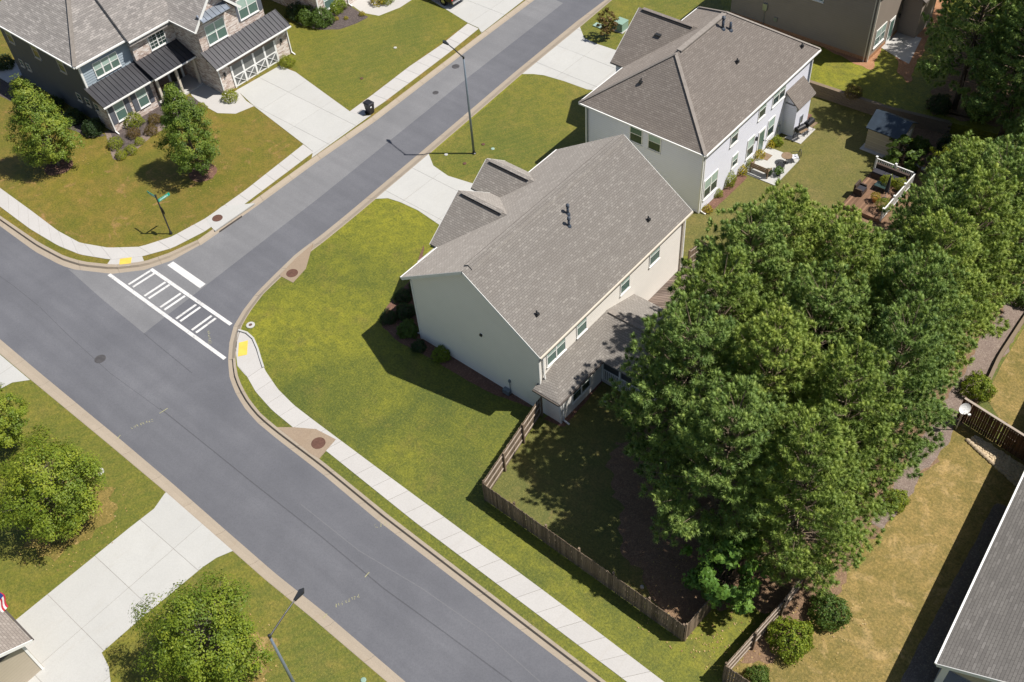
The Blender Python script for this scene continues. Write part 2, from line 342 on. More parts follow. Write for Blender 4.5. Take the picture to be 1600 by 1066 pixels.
        if parent is not None:
            o.parent = parent; o.location = o0-wloc(parent)
        else: o.location = o0
        o['_w'] = tuple(o0)
        return o
def wloc(o): return Vector(o['_w'])
def thing(name, label, cat, loc, group=None):
    o = bpy.data.objects.new(name, None); o.empty_display_size = .2; COL.objects.link(o); o.location = loc; o['_w'] = tuple(loc)
    return tag(o, label, cat, group)
def tag(o, label, cat, group=None):
    o['label'] = label; o['category'] = cat
    if group: o['group'] = group
    return o
def struct(o): o['kind'] = 'structure'; return o
def stuff(o): o['kind'] = 'stuff'; return o
def piece(name, me, parent, loc, rz=0.0, tilt=(0, 0)):
    """one more object with shared mesh data, placed in world terms under parent"""
    o = bpy.data.objects.new(name, me); COL.objects.link(o); o.parent = parent; o.location = Vector(loc)-wloc(parent); o.rotation_euler = (tilt[0], tilt[1], rz); o['_w'] = tuple(loc)
    return o
def mesh_of(mb, m, name):
    o = mb.build(name, m, origin=(0, 0, 0)); me = o.data; bpy.data.objects.remove(o); return me
def copy_thing(root, loc, label, rz=0.0, sc=1.0):
    r = root.copy(); COL.objects.link(r); r.location = loc; r.rotation_euler = (0, 0, rz); r.scale = (sc,)*3 if not hasattr(sc, '__len__') else sc; r['label'] = label; r['_w'] = tuple(loc)
    for ch in list(root.children):
        c = ch.copy(); COL.objects.link(c); c.parent = r
        for q in ch.children:
            d = q.copy(); COL.objects.link(d); d.parent = c
    return r
def clip(poly, a, b, c):
    """keep the side a*x+b*y<=c of a 2D polygon"""
    out = []
    for i in range(len(poly)):
        p, q = poly[i], poly[(i+1) % len(poly)]; dp = a*p[0]+b*p[1]-c; dq = a*q[0]+b*q[1]-c
        if dp <= 0: out.append(p)
        if dp*dq < 0: t = dp/(dp-dq); out.append((p[0]+(q[0]-p[0])*t, p[1]+(q[1]-p[1])*t))
    return out
def area(P): return abs(sum(a[0]*b[1]-b[0]*a[1] for a, b in zip(P, P[1:]+P[:1])))/2
def rough_outline(pts, amp=.12, step=.3):
    loop = [Vector(p) for p in pts]+[Vector(pts[0])]; L = plen(loop); k = max(8, int(L/step)); q = resample(loop, k)[:-1]; out = []
    ph = [random.uniform(0, 6.28) for _ in range(6)]
    for i, p in enumerate(q):
        d = (q[(i+1) % k]-q[i-1]).normalized(); n = Vector((-d.y, d.x, 0)); s = 2*math.pi*i/k
        w = .5*math.sin(round(L/5)*s+ph[0])+.35*math.sin(round(L/2.1)*s+ph[1])+.25*math.sin(round(L/1.1)*s+ph[2])+random.uniform(-.25, .25)
        out.append(p+n*(w*amp))
    return out
def sheet(name, pts, z, m, t=.02, rough=0.0, kind='structure'):
    P = rough_outline([Vector((p[0], p[1], 0)) for p in pts], rough) if rough else pts
    o = MB().prism(P, z-t, z).build(name, m); o['kind'] = kind; return o

# ================================================================== the setting: ground, roads, kerbs, pavements
struct(MB().face([(-500, -500, -.40), (500, -500, -.40), (500, 500, -.40), (-500, 500, -.40)]).build('ground', 'grass_street', recalc=False))
# asphalt edges and kerb backs, surveyed along each side
EA = gl([(953, -8), (900, 32), (806, 109), (662.5, 231), (540.6, 333), (500, 366), (462, 394), (431, 424), (400, 455), (378, 484), (364, 508), (357.5, 533), (355.5, 560), (357, 585), (365, 608), (380, 634), (401, 658), (431, 683), (500, 736), (590.6, 812), (850, 1011), (930, 1072)])
EB = gl([(966, -8), (907, 42), (815.6, 116), (670, 241.5), (549, 343), (506, 378), (470, 405), (438, 434), (411, 460), (390, 488), (377, 511), (370.5, 534), (368, 560), (370, 582), (378, 604), (391, 626), (409, 648), (438, 672), (504, 721), (606, 804), (864, 1002), (945, 1064)])
UA = gl([(846, -10), (743.8, 67), (587.5, 187), (493.8, 252), (400, 321), (312.5, 382), (269, 406), (225, 421), (175, 426.5), (125, 422), (94, 412.5), (53, 390.6), (0, 352)])
UB = gl([(829, -8), (736, 62), (579, 181), (485, 246), (392, 313), (307, 373), (265.6, 395), (225, 409), (177, 414), (130, 409), (101, 400.5), (61, 379), (4, 340)])
LA = gl([(0, 529), (64, 583), (187.5, 685), (268.75, 753.75), (350, 825), (428, 893), (506, 955), (631, 1062)])
LB = gl([(-14, 541), (48.4, 594), (173, 697), (254, 765), (335, 836), (412, 904), (490, 968), (612, 1072)])
UB = [a.lerp(b, .74) if i < 6 else b for i, (a, b) in enumerate(zip(UA, UB))]
EA = ext(EA, 45, 45); EB = ext(EB, 45, 45); UA = ext(UA, 45, 40); UB = ext(UB, 45, 40); LA = ext(LA, 40, 50); LB = ext(LB, 40, 50)
def inset(A, B, k): return [a.lerp(b, k) for a, b in zip(A, B)]
struct(MB().prism(inset(EA, EB, .2)[::-1]+inset(UA, UB, .2)+inset(LA, LB, .2), -.36, -.15).build('road', 'asphalt'))
lawn = MB().prism(EB+[Vector((60, 0, 0)), Vector((60, 130, 0)), Vector((-45, 130, 0))], -.36, 0).build('corner_lawn', 'grass_corner'); struct(lawn)
struct(MB().prism(UB+[Vector((-150, 20, 0)), Vector((-150, 120, 0)), Vector((-70, 120, 0))], -.36, 0).build('front_lawn', 'grass_front'))
struct(MB().prism(LB+[Vector((45, -40, 0)), Vector((-110, -40, 0))], -.36, 0).build('near_lawn', 'grass_street'))
def kerb(name, A, B, rolled, step=3.0):
    root = bpy.data.objects.new(name, None); COL.objects.link(root); root['_w'] = (0, 0, 0); root['kind'] = 'structure'
    n = int((plen(A)+plen(B))/2/step); K = 4; a = resample(A, n*K); b = resample(B, n*K)
    prof = [(0, -.148), (.45, -.135), (.82, -.015), (.90, .012), (1, .012)] if rolled else [(0, -.148), (.58, -.152), (.66, .008), (.70, .02), (1, .02)]
    for i in range(n):
        mb = MB(); rings = []
        for j in range(K+1):
            p, q = a[i*K+j], b[i*K+j]; d = (a[min(n*K, i*K+j+1)]-a[max(0, i*K+j-1)]).normalized()
            sh = d*(.008 if j == 0 else (-.008 if j == K else 0)); rings.append(len(mb.v))
            for t, z in prof: w = p.lerp(q, t)+sh; mb.v.append(Vector((w.x, w.y, z)))
            for t in (1, 0): w = p.lerp(q, t)+sh; mb.v.append(Vector((w.x, w.y, -.34)))
        m = len(prof)+2
        for r0, r1 in zip(rings, rings[1:]):
            for k in range(m): mb.f.append([r0+k, r0+(k+1) % m, r1+(k+1) % m, r1+k]); mb.mi.append(0)
        mb.f.append([rings[0]+k for k in range(m)]); mb.f.append([rings[-1]+k for k in range(m)][::-1]); mb.mi += [0, 0]
        mb.build('kerb_stone', 'concrete_kerb', root)
    return root
i0 = 13                                             # where the square kerb of the main road starts on the corner lot
kerb('side_street_kerb', EA[:i0+1], EB[:i0+1], True); kerb('main_road_kerb', EA[i0:], EB[i0:], False)
kerb('far_side_kerb', UA[:7], UB[:7], True); kerb('far_corner_kerb', UA[6:], UB[6:], False); kerb('near_side_kerb', LA, LB, True)
# worn lane, seams, markings
sheet('worn_lane', gl([(846, -10), (743.8, 67), (587.5, 188), (493.8, 253), (400, 322), (312.5, 383), (269, 407), (225, 422), (175, 428), (106, 420), (160, 468), (225, 521), (262, 492), (305, 459), (500, 308), (734, 119), (880, 5)], -.146)+[], -.146, 'asphalt_worn', .003)
def line(name, pts, w, z, m, parent=None):
    mb = MB(); P = gl(pts, z); k = len(P); L = []; R = []
    for i, p in enumerate(P):
        d = (P[min(i+1, k-1)]-P[max(i-1, 0)]).normalized(); nn = Vector((-d.y, d.x, 0))*(w/2); L.append(p+nn); R.append(p-nn)
    for i in range(k-1): mb.prism([R[i], R[i+1], L[i+1], L[i]], z-.003, z)
    return mb.build(name, m, parent)
for pts, w in (([(62, 480), (110, 527), (172, 583), (250, 640)], .035), ([(250, 638), (300, 678), (398, 757), (500, 837), (600, 920), (690, 985), (800, 1066)], .07), ([(60, 478), (20, 446), (-10, 425)], .03)):
    struct(line('road_seam', pts, w, -.1465, 'asphalt_seam'))
struct(line('road_scar', [(470, 788), (560, 860), (660, 920), (760, 990), (860, 1080)], .06, -.1465, 'asphalt_pale'))
struct(line('road_seam', [(225, 521), (240, 534), (300, 583)], .05, -.1465, 'asphalt_seam'))
zc = lambda *P: [(x/3.2, 250+y/3.2) for x, y in P]
cw = thing('crosswalk', 'white ladder crosswalk with paired bars painted across the side street mouth', 'crosswalk', g(268, 485, -.15))
line('edge_line', zc((545, 572), (1125, 994)), .26, -.138, 'road_paint', cw); line('edge_line', zc((755, 546), (1155, 823)), .26, -.138, 'road_paint', cw)
for i in range(5):
    a = (650+79*i, 632+57*i); b = (763+77*i, 556+56*i)
    for d in (-10, 11): line('bar', zc((a[0]+d+3, a[1]+d*.6-3), (b[0]+d-3, b[1]+d*.6+5)), .19, -.1385, 'road_paint', cw)
tag(MB().prism(gl(zc((836, 526), (866, 508), (1028, 620), (1000, 642)), -.14), -.143, -.139).build('stop_line', 'road_paint'), 'solid white stop line beside the ladder crosswalk', 'road marking')
# survey scribbles sprayed on the asphalt (too small to read in the photograph)
def scribble(c, ang, n, label, size=.16):
    o = g(*c, -.145); mb = MB(); random.seed(int(c[0])); dx = Vector((math.cos(ang), math.sin(ang), 0)); dy = Vector((-dx.y, dx.x, 0))
    for i in range(n):
        b = o+dx*(i*size*1.15)
        for k in range(3):
            p = b+dx*random.uniform(0, size*.8)+dy*random.uniform(-size*.8, size*.8); q = b+dx*random.uniform(0, size*.9)+dy*random.uniform(-size*.8, size*.8)
            d = (q-p).normalized() if (q-p).length > .01 else dx; nn = Vector((-d.y, d.x, 0))*.011; z = -.1455+.0006*(k+3*(i % 2))
            mb.prism([p-nn, q-nn, q+nn, p+nn], z-.002, z)
    stuff(tag(mb.build('survey_mark', 'marking_paint'), label, 'paint mark'))
scribble((204, 669), 1.1, 8, 'faint yellow survey scribble left of the road centre seam'); scribble((523, 947), 1.1, 8, 'faint yellow survey scribble across from the near lamp post')
scribble((585, 822), .9, 5, 'small yellow survey scribble against the kerb of the main road', .22); scribble((326, 517), -.6, 7, 'faint yellow survey scribble inside the right end of the crosswalk')
for p, q in (((249, 646), (262, 638)), ((183, 686), (188, 680)), ((570, 902), (577, 894)), ((505, 966), (511, 959))):
    tag(line('survey_tick', [p, q], .05, -.128 if p[0] in (183, 505) else -.1445, 'marking_paint'), {249: 'short pale tick on the road seam below the crosswalk', 183: 'short pale tick on the near kerb edge left of the driveway', 570: 'short pale tick on the road seam nearer the bottom edge', 505: 'short pale tick on the near kerb by the lamp head'}[p[0]], 'paint mark')

# pavements: every slab between two joints is a piece
def pavement(name, left, right, step=1.45, m='concrete', z=.022):
    L = gl(left); R = gl(right); n = max(1, round((plen(L)+plen(R))/2/step)); a = resample(L, n*3); b = resample(R, n*3)
    root = bpy.data.objects.new(name, None); COL.objects.link(root); root['_w'] = tuple(a[0]); root.location = a[0]; root['kind'] = 'structure'
    MB().prism(a+b[::-1], -.05, .008).build('joint_bed', 'concrete_joint', root)
    for i in range(n):
        A = a[i*3:i*3+4]; B = b[i*3:i*3+4]; d = (A[-1]-A[0]).normalized()*.012
        A = [A[0]+d, A[1], A[2], A[3]-d]; B = [B[0]+d, B[1], B[2], B[3]-d]; zz = z+random.uniform(-.004, .004)
        MB().prism(A+B[::-1], -.08, zz).build('slab', m, root)
    return root
pavement('main_road_pavement', [(371, 571), (384, 585), (400, 613), (425, 641), (459, 669), (512.5, 707), (647, 815), (850, 968), (980, 1066), (1120, 1172)], [(404, 550), (413, 577), (434, 608), (459, 633), (487.5, 655), (525, 683), (592, 733), (850, 923.6), (1038, 1066), (1170, 1166)])
pavement('far_corner_pavement', [(-60, 250), (0, 294), (47, 328), (90.6, 361), (125, 379.7), (169, 387.5), (219, 386), (269, 370), (322, 341), (384, 297), (474, 226)], [(-60, 280), (0, 323), (47, 358), (90.6, 384), (125, 398), (172, 406), (222, 401), (269, 388), (318, 363), (381, 320), (490, 238)])
pavement('side_street_pavement', [(546, 175), (580, 150), (640, 104), (690, 70), (731, 37)], [(567, 182), (600, 160), (655, 118), (705, 80), (748, 45)], 1.5)
def grid_drive(name, poly, ox, oy, sx, sy, m='concrete_new', ang=0.0, z=.018):
    P = [(p.x, p.y) for p in gl(poly)]; root = bpy.data.objects.new(name, None); COL.objects.link(root); root['_w'] = (*P[0], 0); root.location = (*P[0], 0); root['kind'] = 'structure'
    MB().prism(P, -.05, .006).build('joint_bed', 'concrete_joint', root)
    c, s = math.cos(ang), math.sin(ang); us = [p[0]*c+p[1]*s for p in P]; vs = [-p[0]*s+p[1]*c for p in P]
    i0, i1 = math.floor((min(us)-ox)/sx), math.ceil((max(us)-ox)/sx); j0, j1 = math.floor((min(vs)-oy)/sy), math.ceil((max(vs)-oy)/sy); G = .011
    for i in range(i0, i1):
        for j in range(j0, j1):
            q = P
            for a, b, k in ((c, s, ox+(i+1)*sx-G), (-c, -s, -(ox+i*sx+G)), (-s, c, oy+(j+1)*sy-G), (s, -c, -(oy+j*sy+G))):
                q = clip(q, a, b, k)
                if len(q) < 3: break
            if len(q) >= 3 and area(q) > .05: MB().prism(q, -.08, z+random.uniform(-.003, .003)).build('slab', m, root)
    return root
grid_drive('garage_driveway', [(370, 141), (437, 103), (462, 113), (546, 174), (568, 182), (580, 180), (487, 247), (489, 237), (475, 226), (397, 166)], -65.3, 43.4, 4.1, 3.05)
grid_drive('truck_driveway', [(660, -8), (731, 36), (748, 44), (752, 52), (829, -8), (829, -40), (700, -60)], -63.2, 63.5, 3.6, 3.4)
grid_drive('corner_house_driveway', [(587, 311), (670, 241), (677, 259), (700, 275), (745, 289), (790, 310), (745, 372), (690, 354), (653, 329), (625, 316), (606, 310)], -43.5, 38.9, 3.6, 3.2)
grid_drive('white_house_driveway', [(816, 116), (906, 42), (913, 60), (933, 69), (966, 80), (1000, 95), (1000, 150), (917, 140), (881, 127), (850, 118), (833, 116)], -44.2, 59.1, 3.5, 3.1)
grid_drive('near_driveway', [(259, 769), (364, 861), (338, 872), (316, 887), (223, 964), (159, 1020), (170, 1042), (174, 1075), (130, 1110), (-20, 1090), (0, 1000), (25, 969), (200, 827), (241, 795)], -43.6, 9.0, 3.5, 3.1)
grid_drive('left_edge_driveway', [(-12, 544), (47, 594), (19, 598), (-60, 640), (-120, 600)], -60, 9, 3.2, 3.2)
struct(MB().prism(gl([(652, 409), (683, 384), (700, 395), (670, 425)]), -.05, .02).build('entry_walk', 'concrete'))
sheet('garage_side_walk', gl([(397, 166), (385, 158), (371, 141), (352, 150), (330, 135), (316, 118), (290, 132), (300, 150), (318, 165), (340, 177), (368, 178)]), .014, 'concrete')
sheet('far_house_walk', gl([(545, 5), (566, 20), (592, 25), (625, 12), (648, -3), (640, -20), (600, -10), (560, -8)]), .014, 'concrete')
# kerb ramps with yellow warning pads
sheet('kerb_ramp', gl([(165, 417), (173, 405), (190, 390), (218, 386), (222, 400), (226, 411), (200, 416)]), .012, 'concrete')
sheet('kerb_ramp', gl([(372, 517), (386, 523), (396, 532), (402, 550), (408, 562), (384, 587), (371, 572), (368, 545)]), .012, 'concrete')
tag(MB().prism(gl([(187.5, 405), (206, 402.5), (204.5, 412), (186.5, 414)]), -.02, .03).build('warning_pad', 'yellow_pad'), 'yellow tactile warning pad on the far corner ramp by the street sign', 'warning pad')
tag(MB().prism(gl([(373.5, 536), (387.5, 532.5), (386, 554.5), (372, 557.5)]), -.02, .03).build('warning_pad', 'yellow_pad'), 'yellow tactile warning pad on the curved ramp of the corner lot', 'warning pad')
rim = gl([(373, 517), (386, 521), (396, 530), (403, 546), (407, 560), (412, 575)]); mb = MB()
for a, b in zip(rim, rim[1:]): mb.beam(a+Vector((0, 0, .04)), b+Vector((0, 0, .04)), .13, .16)
struct(mb.build('ramp_rim', 'concrete_new'))
# storm drain tops
sheet('drain_apron', gl([(322, 342), (331, 356), (336, 361), (398, 318), (347, 323)]), .03, 'concrete_new', .1)
struct(MB().beam(g(343, 362, -.075), g(378, 338, -.075), .04, .11).build('drain_mouth', 'gutter_dark'))
sheet('drain_apron', gl([(489, 381), (478, 420), (458, 442), (437, 431), (440, 427), (462, 404)]), .014, 'aggregate', .1)
sheet('drain_apron', gl([(433, 668), (459, 668), (494, 671), (525, 687), (499, 717), (488, 711)]), .026, 'aggregate', .1)
def manhole(u, v, r, z, m, label):
    c = g(u, v, z); mb = MB().lathe(c, [(r, -.05), (r, .012), (r*.9, .016), (r*.88, .008), (.01, .008)], 24)
    for k in range(8):
        a = k*math.pi/4; mb.obox(c+Vector((math.cos(a), math.sin(a), 0))*r*.5, (math.cos(a), math.sin(a), 0), (-math.sin(a), math.cos(a), 0), r*.5, .03, .014)
    tag(mb.build('manhole_cover', m), label, 'manhole cover')
manhole(339.7, 341, .40, .03, 'rusty_iron', 'brown manhole cover in the white drain slab by the street sign')
manhole(456.5, 427, .42, .014, 'rusty_iron', 'brown manhole cover in the brown drain slab beside the rounded kerb'); manhole(497.5, 692.5, .44, .026, 'rusty_iron', 'brown manhole cover between the curved pavement and the main road kerb')
manhole(156.6, 561, .38, -.15, 'dark_iron', 'dark manhole cover in the main road below the crosswalk')
manhole(712, 104, .34, -.146, 'dark_iron', 'small dark cover in the side street nearer the lamp post'); manhole(680.6, 145, .26, -.146, 'dark_iron', 'smallest dark cover in the side street lane')
for u, v, lab in ((391.5, 508.5, 'white concrete ring round a valve at the rounded corner lawn'), (155, 738, 'white concrete ring round a valve beside the large leafy tree')):
    r = thing('valve_collar', lab, 'valve', g(u, v)); MB().lathe(g(u, v), [(.30, -.03), (.30, .05), (.27, .07), (.13, .07), (.12, .02)], 24).build('ring', 'concrete_new', r); MB().lathe(g(u, v), [(.11, 0), (.11, .05), (.02, .06)], 12).build('cap', 'rusty_iron', r)

# yards laid over the corner lot
sheet('fenced_yard', gl([(757, 779), (848, 650), (880, 664), (940, 597), (1000, 640), (1100, 560), (1250, 700), (1118, 945), (1068, 1002)]), .006, 'grass_fenced')
sheet('street_side_yard', gl([(671, 243), (906, 43), (966, -8), (1100, -60), (1150, 60), (1000, 170), (930, 230), (860, 300), (750, 290), (700, 276), (677, 260)]), .005, 'grass_street')
sheet('white_house_yard', gl([(1066, 400), (1075, 330), (1250, 170), (1262, 140), (1400, 195), (1420, 260), (1300, 420), (1140, 400)]), .006, 'grass_white')
sheet('far_side_yard', gl([(400, 60), (462, 112), (546, 173), (731, 35), (660, -8), (560, -60), (430, -60)]), .005, 'grass_street')
sheet('dry_yard', gl([(1150, 1120), (1130, 1062), (1216, 962), (1300, 800), (1400, 680), (1480, 640), (1505, 662), (1700, 770), (1700, 1150)]), .006, 'grass_dry')
sheet('upper_dry_yard', gl([(1540, 620), (1565, 570), (1620, 480), (1800, 560), (1700, 800), (1600, 718)]), .007, 'grass_dry')
sheet('pine_straw_bed', gl([(985, 640), (1030, 730), (1010, 830), (1065, 920), (1085, 965), (1118, 944), (1180, 955), (1212, 962), (1145, 1050), (1230, 1020), (1320, 900), (1395, 800), (1480, 690), (1520, 640), (1560, 560), (1640, 440), (1750, 260), (1500, 110), (1400, 190), (1410, 250), (1330, 330), (1200, 420), (1080, 520)]), .012, 'pine_straw', .02, .35)
sheet('grey_mulch_strip', gl([(1382, 830), (1440, 745), (1480, 690), (1502, 655), (1545, 590), (1590, 520), (1640, 470), (1600, 440), (1540, 520), (1470, 640), (1400, 745), (1360, 820)]), .017, 'mulch_grey', .02, .2)
sheet('shade_soil', gl([(955, 690), (1040, 690), (1110, 780), (1118, 938), (1070, 985), (1030, 955), (985, 880), (960, 790)]), .016, 'pine_straw', .02, .5)
sheet('house_bed', gl([(662, 384), (640, 440), (597, 488), (596, 510), (625, 535), (690, 570), (760, 612), (832, 637), (800, 600), (690, 535), (655, 500)]), .010, 'mulch_red', .02, .06)
sheet('porch_bed', gl([(848, 655), (880, 668), (940, 600), (945, 592), (870, 640)]), .011, 'mulch_red', .02, .05)
sheet('brick_house_bed', gl([(166, 206), (180, 246), (200, 238), (232, 210), (262, 195), (300, 180), (325, 170), (312, 155), (290, 150), (240, 165), (200, 185)]), .010, 'mulch_dark', .02, .04)
sheet('brick_house_bed_edge', gl([(163, 206), (177, 249), (184, 251), (205, 242), (236, 213), (268, 196), (262, 192), (230, 206), (198, 234), (184, 240), (172, 205)]), .014, 'mulch_grey', .02, .05)
sheet('side_bed', gl([(0, 120), (100, 175), (165, 212), (140, 216), (60, 180), (0, 150)]), .008, 'mulch_dark', .02, .06)
sheet('far_house_bed', gl([(470, 40), (500, 47), (530, 46), (555, 38), (576, 27), (560, 18), (545, 8), (500, 12), (455, 30)]), .010, 'mulch_dark', .02, .04)
sheet('far_walk_bed', gl([(570, 0), (588, 11), (606, 11), (640, -4), (600, -14)]), .010, 'mulch_dark', .02, .04)
for u, v in ((92, 260), (318, 270)): sheet('tree_ring', [g(u, v)+Vector((math.cos(a), math.sin(a), 0))*1.15 for a in np.linspace(0, 6.1, 14)], .008, 'mulch_red', .02, .08)
for u, v, r in ((105, 805, 2.6), (350, 1045, 2.4)): sheet('tree_ring', [g(u, v)+Vector((math.cos(a), math.sin(a), 0))*r for a in np.linspace(0, 6.1, 20)], .008, 'grass_dry', .02, .6)
sheet('grey_house_bed', [(-1.35, 26.5), (.2, 26.0), (-.4, 40), (-1.9, 39.6)], .011, 'mulch_bark', .02, .05)
sheet('white_house_bed', [(-28.4, 50.6), (-27.75, 51.0), (-27.7, 56.2), (-28.4, 56.2)], .010, 'mulch_red', .02, .03)
# raised terrace behind the retaining wall
TZ = .95
struct(MB().prism([(-40, 68.4), (-29.9, 68.4), (-22.6, 68.75), (-18, 69.6), (-10, 71), (10, 72), (20, 125), (-44, 125), (-42, 90)], -.36, TZ).build('terrace', 'grass_corner'))
sheet('terrace_clay', gl([(1290, 75), (1335, 100), (1362, 110), (1366, 98), (1380, 75), (1374, 72), (1353, 92), (1290, 70)], TZ), TZ+.01, 'clay', .02, .12)
sheet('terrace_clay', gl([(1405, 40), (1440, -8), (1500, -20), (1450, 60), (1420, 130), (1400, 110)], TZ), TZ+.012, 'clay', .02, .2)
sheet('terrace_straw', [(-20.6, 69.9), (-17, 70.6), (-6, 72.6), (4, 74), (6, 100), (-22, 100), (-21.5, 80)], TZ+.014, 'pine_straw', .02, .5)
sheet('terrace_patio', gl([(1372, 72), (1395, 48), (1440, 60), (1420, 100), (1408, 94)], TZ), TZ+.03, 'concrete')

# ================================================================== houses
def window(parent, c, n, w, h, units=1, frame='white_trim', up='glass_blind', low='glass_teal', proud=.05, grid=0, label=None):
    """double hung window on a wall: c is the middle of its foot, n the wall's outward direction"""
    n = Vector(n); t = Vector((-n.y, n.x, 0)); c = Vector(c); mb = MB(); fw = .07; uw = w/units
    mb.obox(c+n*(proud/2), t, n, w+.02, proud, fw); mb.obox(c+n*(proud/2)+Vector((0, 0, h-fw)), t, n, w+.02, proud, fw)
    for k in range(units+1): mb.obox(c+n*(proud/2)+t*(-w/2+k*uw)+Vector((0, 0, fw)), t, n, fw*(1 if k in (0, units) else 1.5), proud-.002, h-2*fw)
    for k in range(units): mb.obox(c+n*(proud*.42)+t*(-w/2+(k+.5)*uw)+Vector((0, 0, h*.5-.025)), t, n, uw-.04, proud*.8, .05)
    if grid:
        for k in range(units):
            x0 = -w/2+(k+.5)*uw
            mb.obox(c+n*(proud*.4)+t*x0+Vector((0, 0, fw)), t, n, .025, proud*.6, h-2*fw)
            for q in (.27, .75): mb.obox(c+n*(proud*.4)+t*x0+Vector((0, 0, h*q)), t, n, uw-.1, proud*.58, .025)
    o = mb.build('window', frame, parent)
    if label: o['label'] = label
    for k in range(units):
        for q, (m, z0, z1) in enumerate(((low, fw*.6, h*.5), (up, h*.5, h-fw*.6))):
            MB().obox(c+n*(.012+.012*q)+t*(-w/2+(k+.5)*uw)+Vector((0, 0, z0)), t, n, uw-.03, .018, z1-z0).build('pane', m, o)
    MB().obox(c+n*.05+Vector((0, 0, -.06)), t, n, w+.12, .10, .055).build('sill', frame, o)
    return o
def downspout(parent, x, y, n, z1, m='white_trim', z0=.12):
    n = Vector(n); p = Vector((x, y, 0))+n*.07; mb = MB(); mb.obox(p+Vector((0, 0, z0)), (-n.y, n.x, 0), n, .09, .075, z1-z0)
    mb.beam(p+Vector((0, 0, z0+.04)), p+n*.45+Vector((0, 0, .05)), .09, .075); return mb.build('downspout', m, parent)
def gutter(parent, a, b, m='white_trim'):
    return MB().beam(a, b, .10, .11).build('gutter', m, parent)
def pipe_vent(parent, p, h, r, cap=False, m='vent_metal'):
    p = Vector(p); mb = MB(); mb.tube([p-Vector((0, 0, .15)), p+Vector((0, 0, h))], r, 10); o = mb.build('roof_vent', m, parent, True)
    MB().lathe(p-Vector((0, 0, .05)), [(r*2.2, -.06), (r*1.8, .06), (r*1.05, .14)], 12).build('flashing', m, o)
    if cap: MB().lathe(p+Vector((0, 0, h)), [(r*1.1, 0), (r*1.45, .03), (r*1.45, .10), (r*1.1, .13), (r*1.1, .18), (r*1.4, .19), (r*.5, .25)], 14).build('cap', m, o)
    return o
def low_vent(parent, p, slope_dir, m='black_metal'):
    p = Vector(p); d = Vector(slope_dir); t = Vector((-d.y, d.x, 0)).normalized(); mb = MB()
    mb.obox(p-Vector((0, 0, .06)), t, (d.x, d.y, 0), .26, .26, .12); mb.tube([p, p+Vector((0, 0, .30))], .05, 8); mb.obox(p+Vector((d.x, d.y, 0)).normalized()*.09+Vector((0, 0, .05)), t, (d.x, d.y, 0), .16, .12, .12)
    return mb.build('roof_vent', m, parent)
class Plane:
    """roof height over x,y from three points"""
    def __init__(s, a, b, c): s.a = Vector(a); s.n = (Vector(b)-s.a).cross(Vector(c)-s.a)
    def z(s, x, y): return s.a.z-(s.n.x*(x-s.a.x)+s.n.y*(y-s.a.y))/s.n.z
def wall_poly(parent, pts, thick, n, m, name='wall'):
    """upright wall plate: pts as seen in its plane, thick inward"""
    n = Vector(n); P = [Vector(p) for p in pts]; return MB().hull([p-n*thick for p in P], P).build(name, m, parent)

# ---- the cream house on the corner
H = thing('corner_house', 'cream sided two-storey house with grey shingle gable roof on the corner lot', 'house', (-31.2, 37, 0))
X0, X1, Y0, Y1 = -36.3, -26.1, 29.38, 44.7; EX0, EX1, RX, EZ, RZ = -36.88, -25.74, -31.3, 5.55, 9.25; RY0, RY1 = 29.12, 44.92
SL = (RZ-EZ)/(RX-EX0); SR = (RZ-EZ)/(EX1-RX); RT = .13
zl = lambda x: EZ+SL*(x-EX0)-RT-.01
zr = lambda x: EZ+SR*(EX1-x)-RT-.01
prof = [(X0, -.1), (X1, -.1), (X1, zr(X1)), (RX, RZ-RT-.01), (X0, zl(X0))]
MB().hull([(x, Y0, z) for x, z in prof], [(x, Y1, z) for x, z in prof]).build('wall', 'siding_cream', H)
roof = MB().slab([(EX0, RY0, EZ), (EX0, RY1, EZ), (RX, RY1, RZ), (RX, RY0, RZ)], RT).slab([(EX1, RY0, EZ), (EX1, RY1, EZ), (RX, RY1, RZ), (RX, RY0, RZ)], RT).build('roof', 'shingle_grey', H)
rv = MB(); rv.hull([(RX-.30, RY0+.55, RZ-.19), (RX+.30, RY0+.55, RZ-.19), (RX+.28, RY0+.55, RZ-.09), (RX, RY0+.55, RZ+.09), (RX-.28, RY0+.55, RZ-.09)], [(RX-.30, RY1-.5, RZ-.19), (RX+.30, RY1-.5, RZ-.19), (RX+.28, RY1-.5, RZ-.09), (RX, RY1-.5, RZ+.09), (RX-.28, RY1-.5, RZ-.09)]).build('ridge_cap', 'shingle_grey', roof)
MB().beam((RX-.34, RY0+.6, RZ-.20), (RX-.34, RY1-.55, RZ-.20), .05, .07).build('ridge_shade_strip', 'gutter_dark', roof)  # dark strip standing in for the ridge vent's shadow on the front slope
for y in (RY0-.012, RY1+.012):                                          # rake boards
    MB().beam((EX0, y, EZ-.13), (RX, y, RZ-.13), .03, .20).build('rake_board', 'white_trim', H); MB().beam((RX, y, RZ-.13), (EX1, y, EZ-.13), .03, .20).build('rake_board', 'white_trim', H)
gutter(H, (EX0-.05, RY0, EZ-.09), (EX0-.05, RY1, EZ-.09)); gutter(H, (EX1+.05, RY0, EZ-.09), (EX1+.05, RY1, EZ-.09), 'cream_trim')
for x, y in ((X0, Y0), (X1, Y0), (X1, Y1)): MB().box(x-.06, x+.06, y-.045, y+.075, -.05, 5.4).build('corner_board', 'white_trim', H)
downspout(H, X1, Y1-.25, (1, 0, 0), 5.4, 'cream_trim'); downspout(H, X0-.0, Y0+.18, (-1, 0, 0), 5.4); downspout(H, X1, Y0+.35, (1, 0, 0), 5.3, 'white_trim', 3.4)
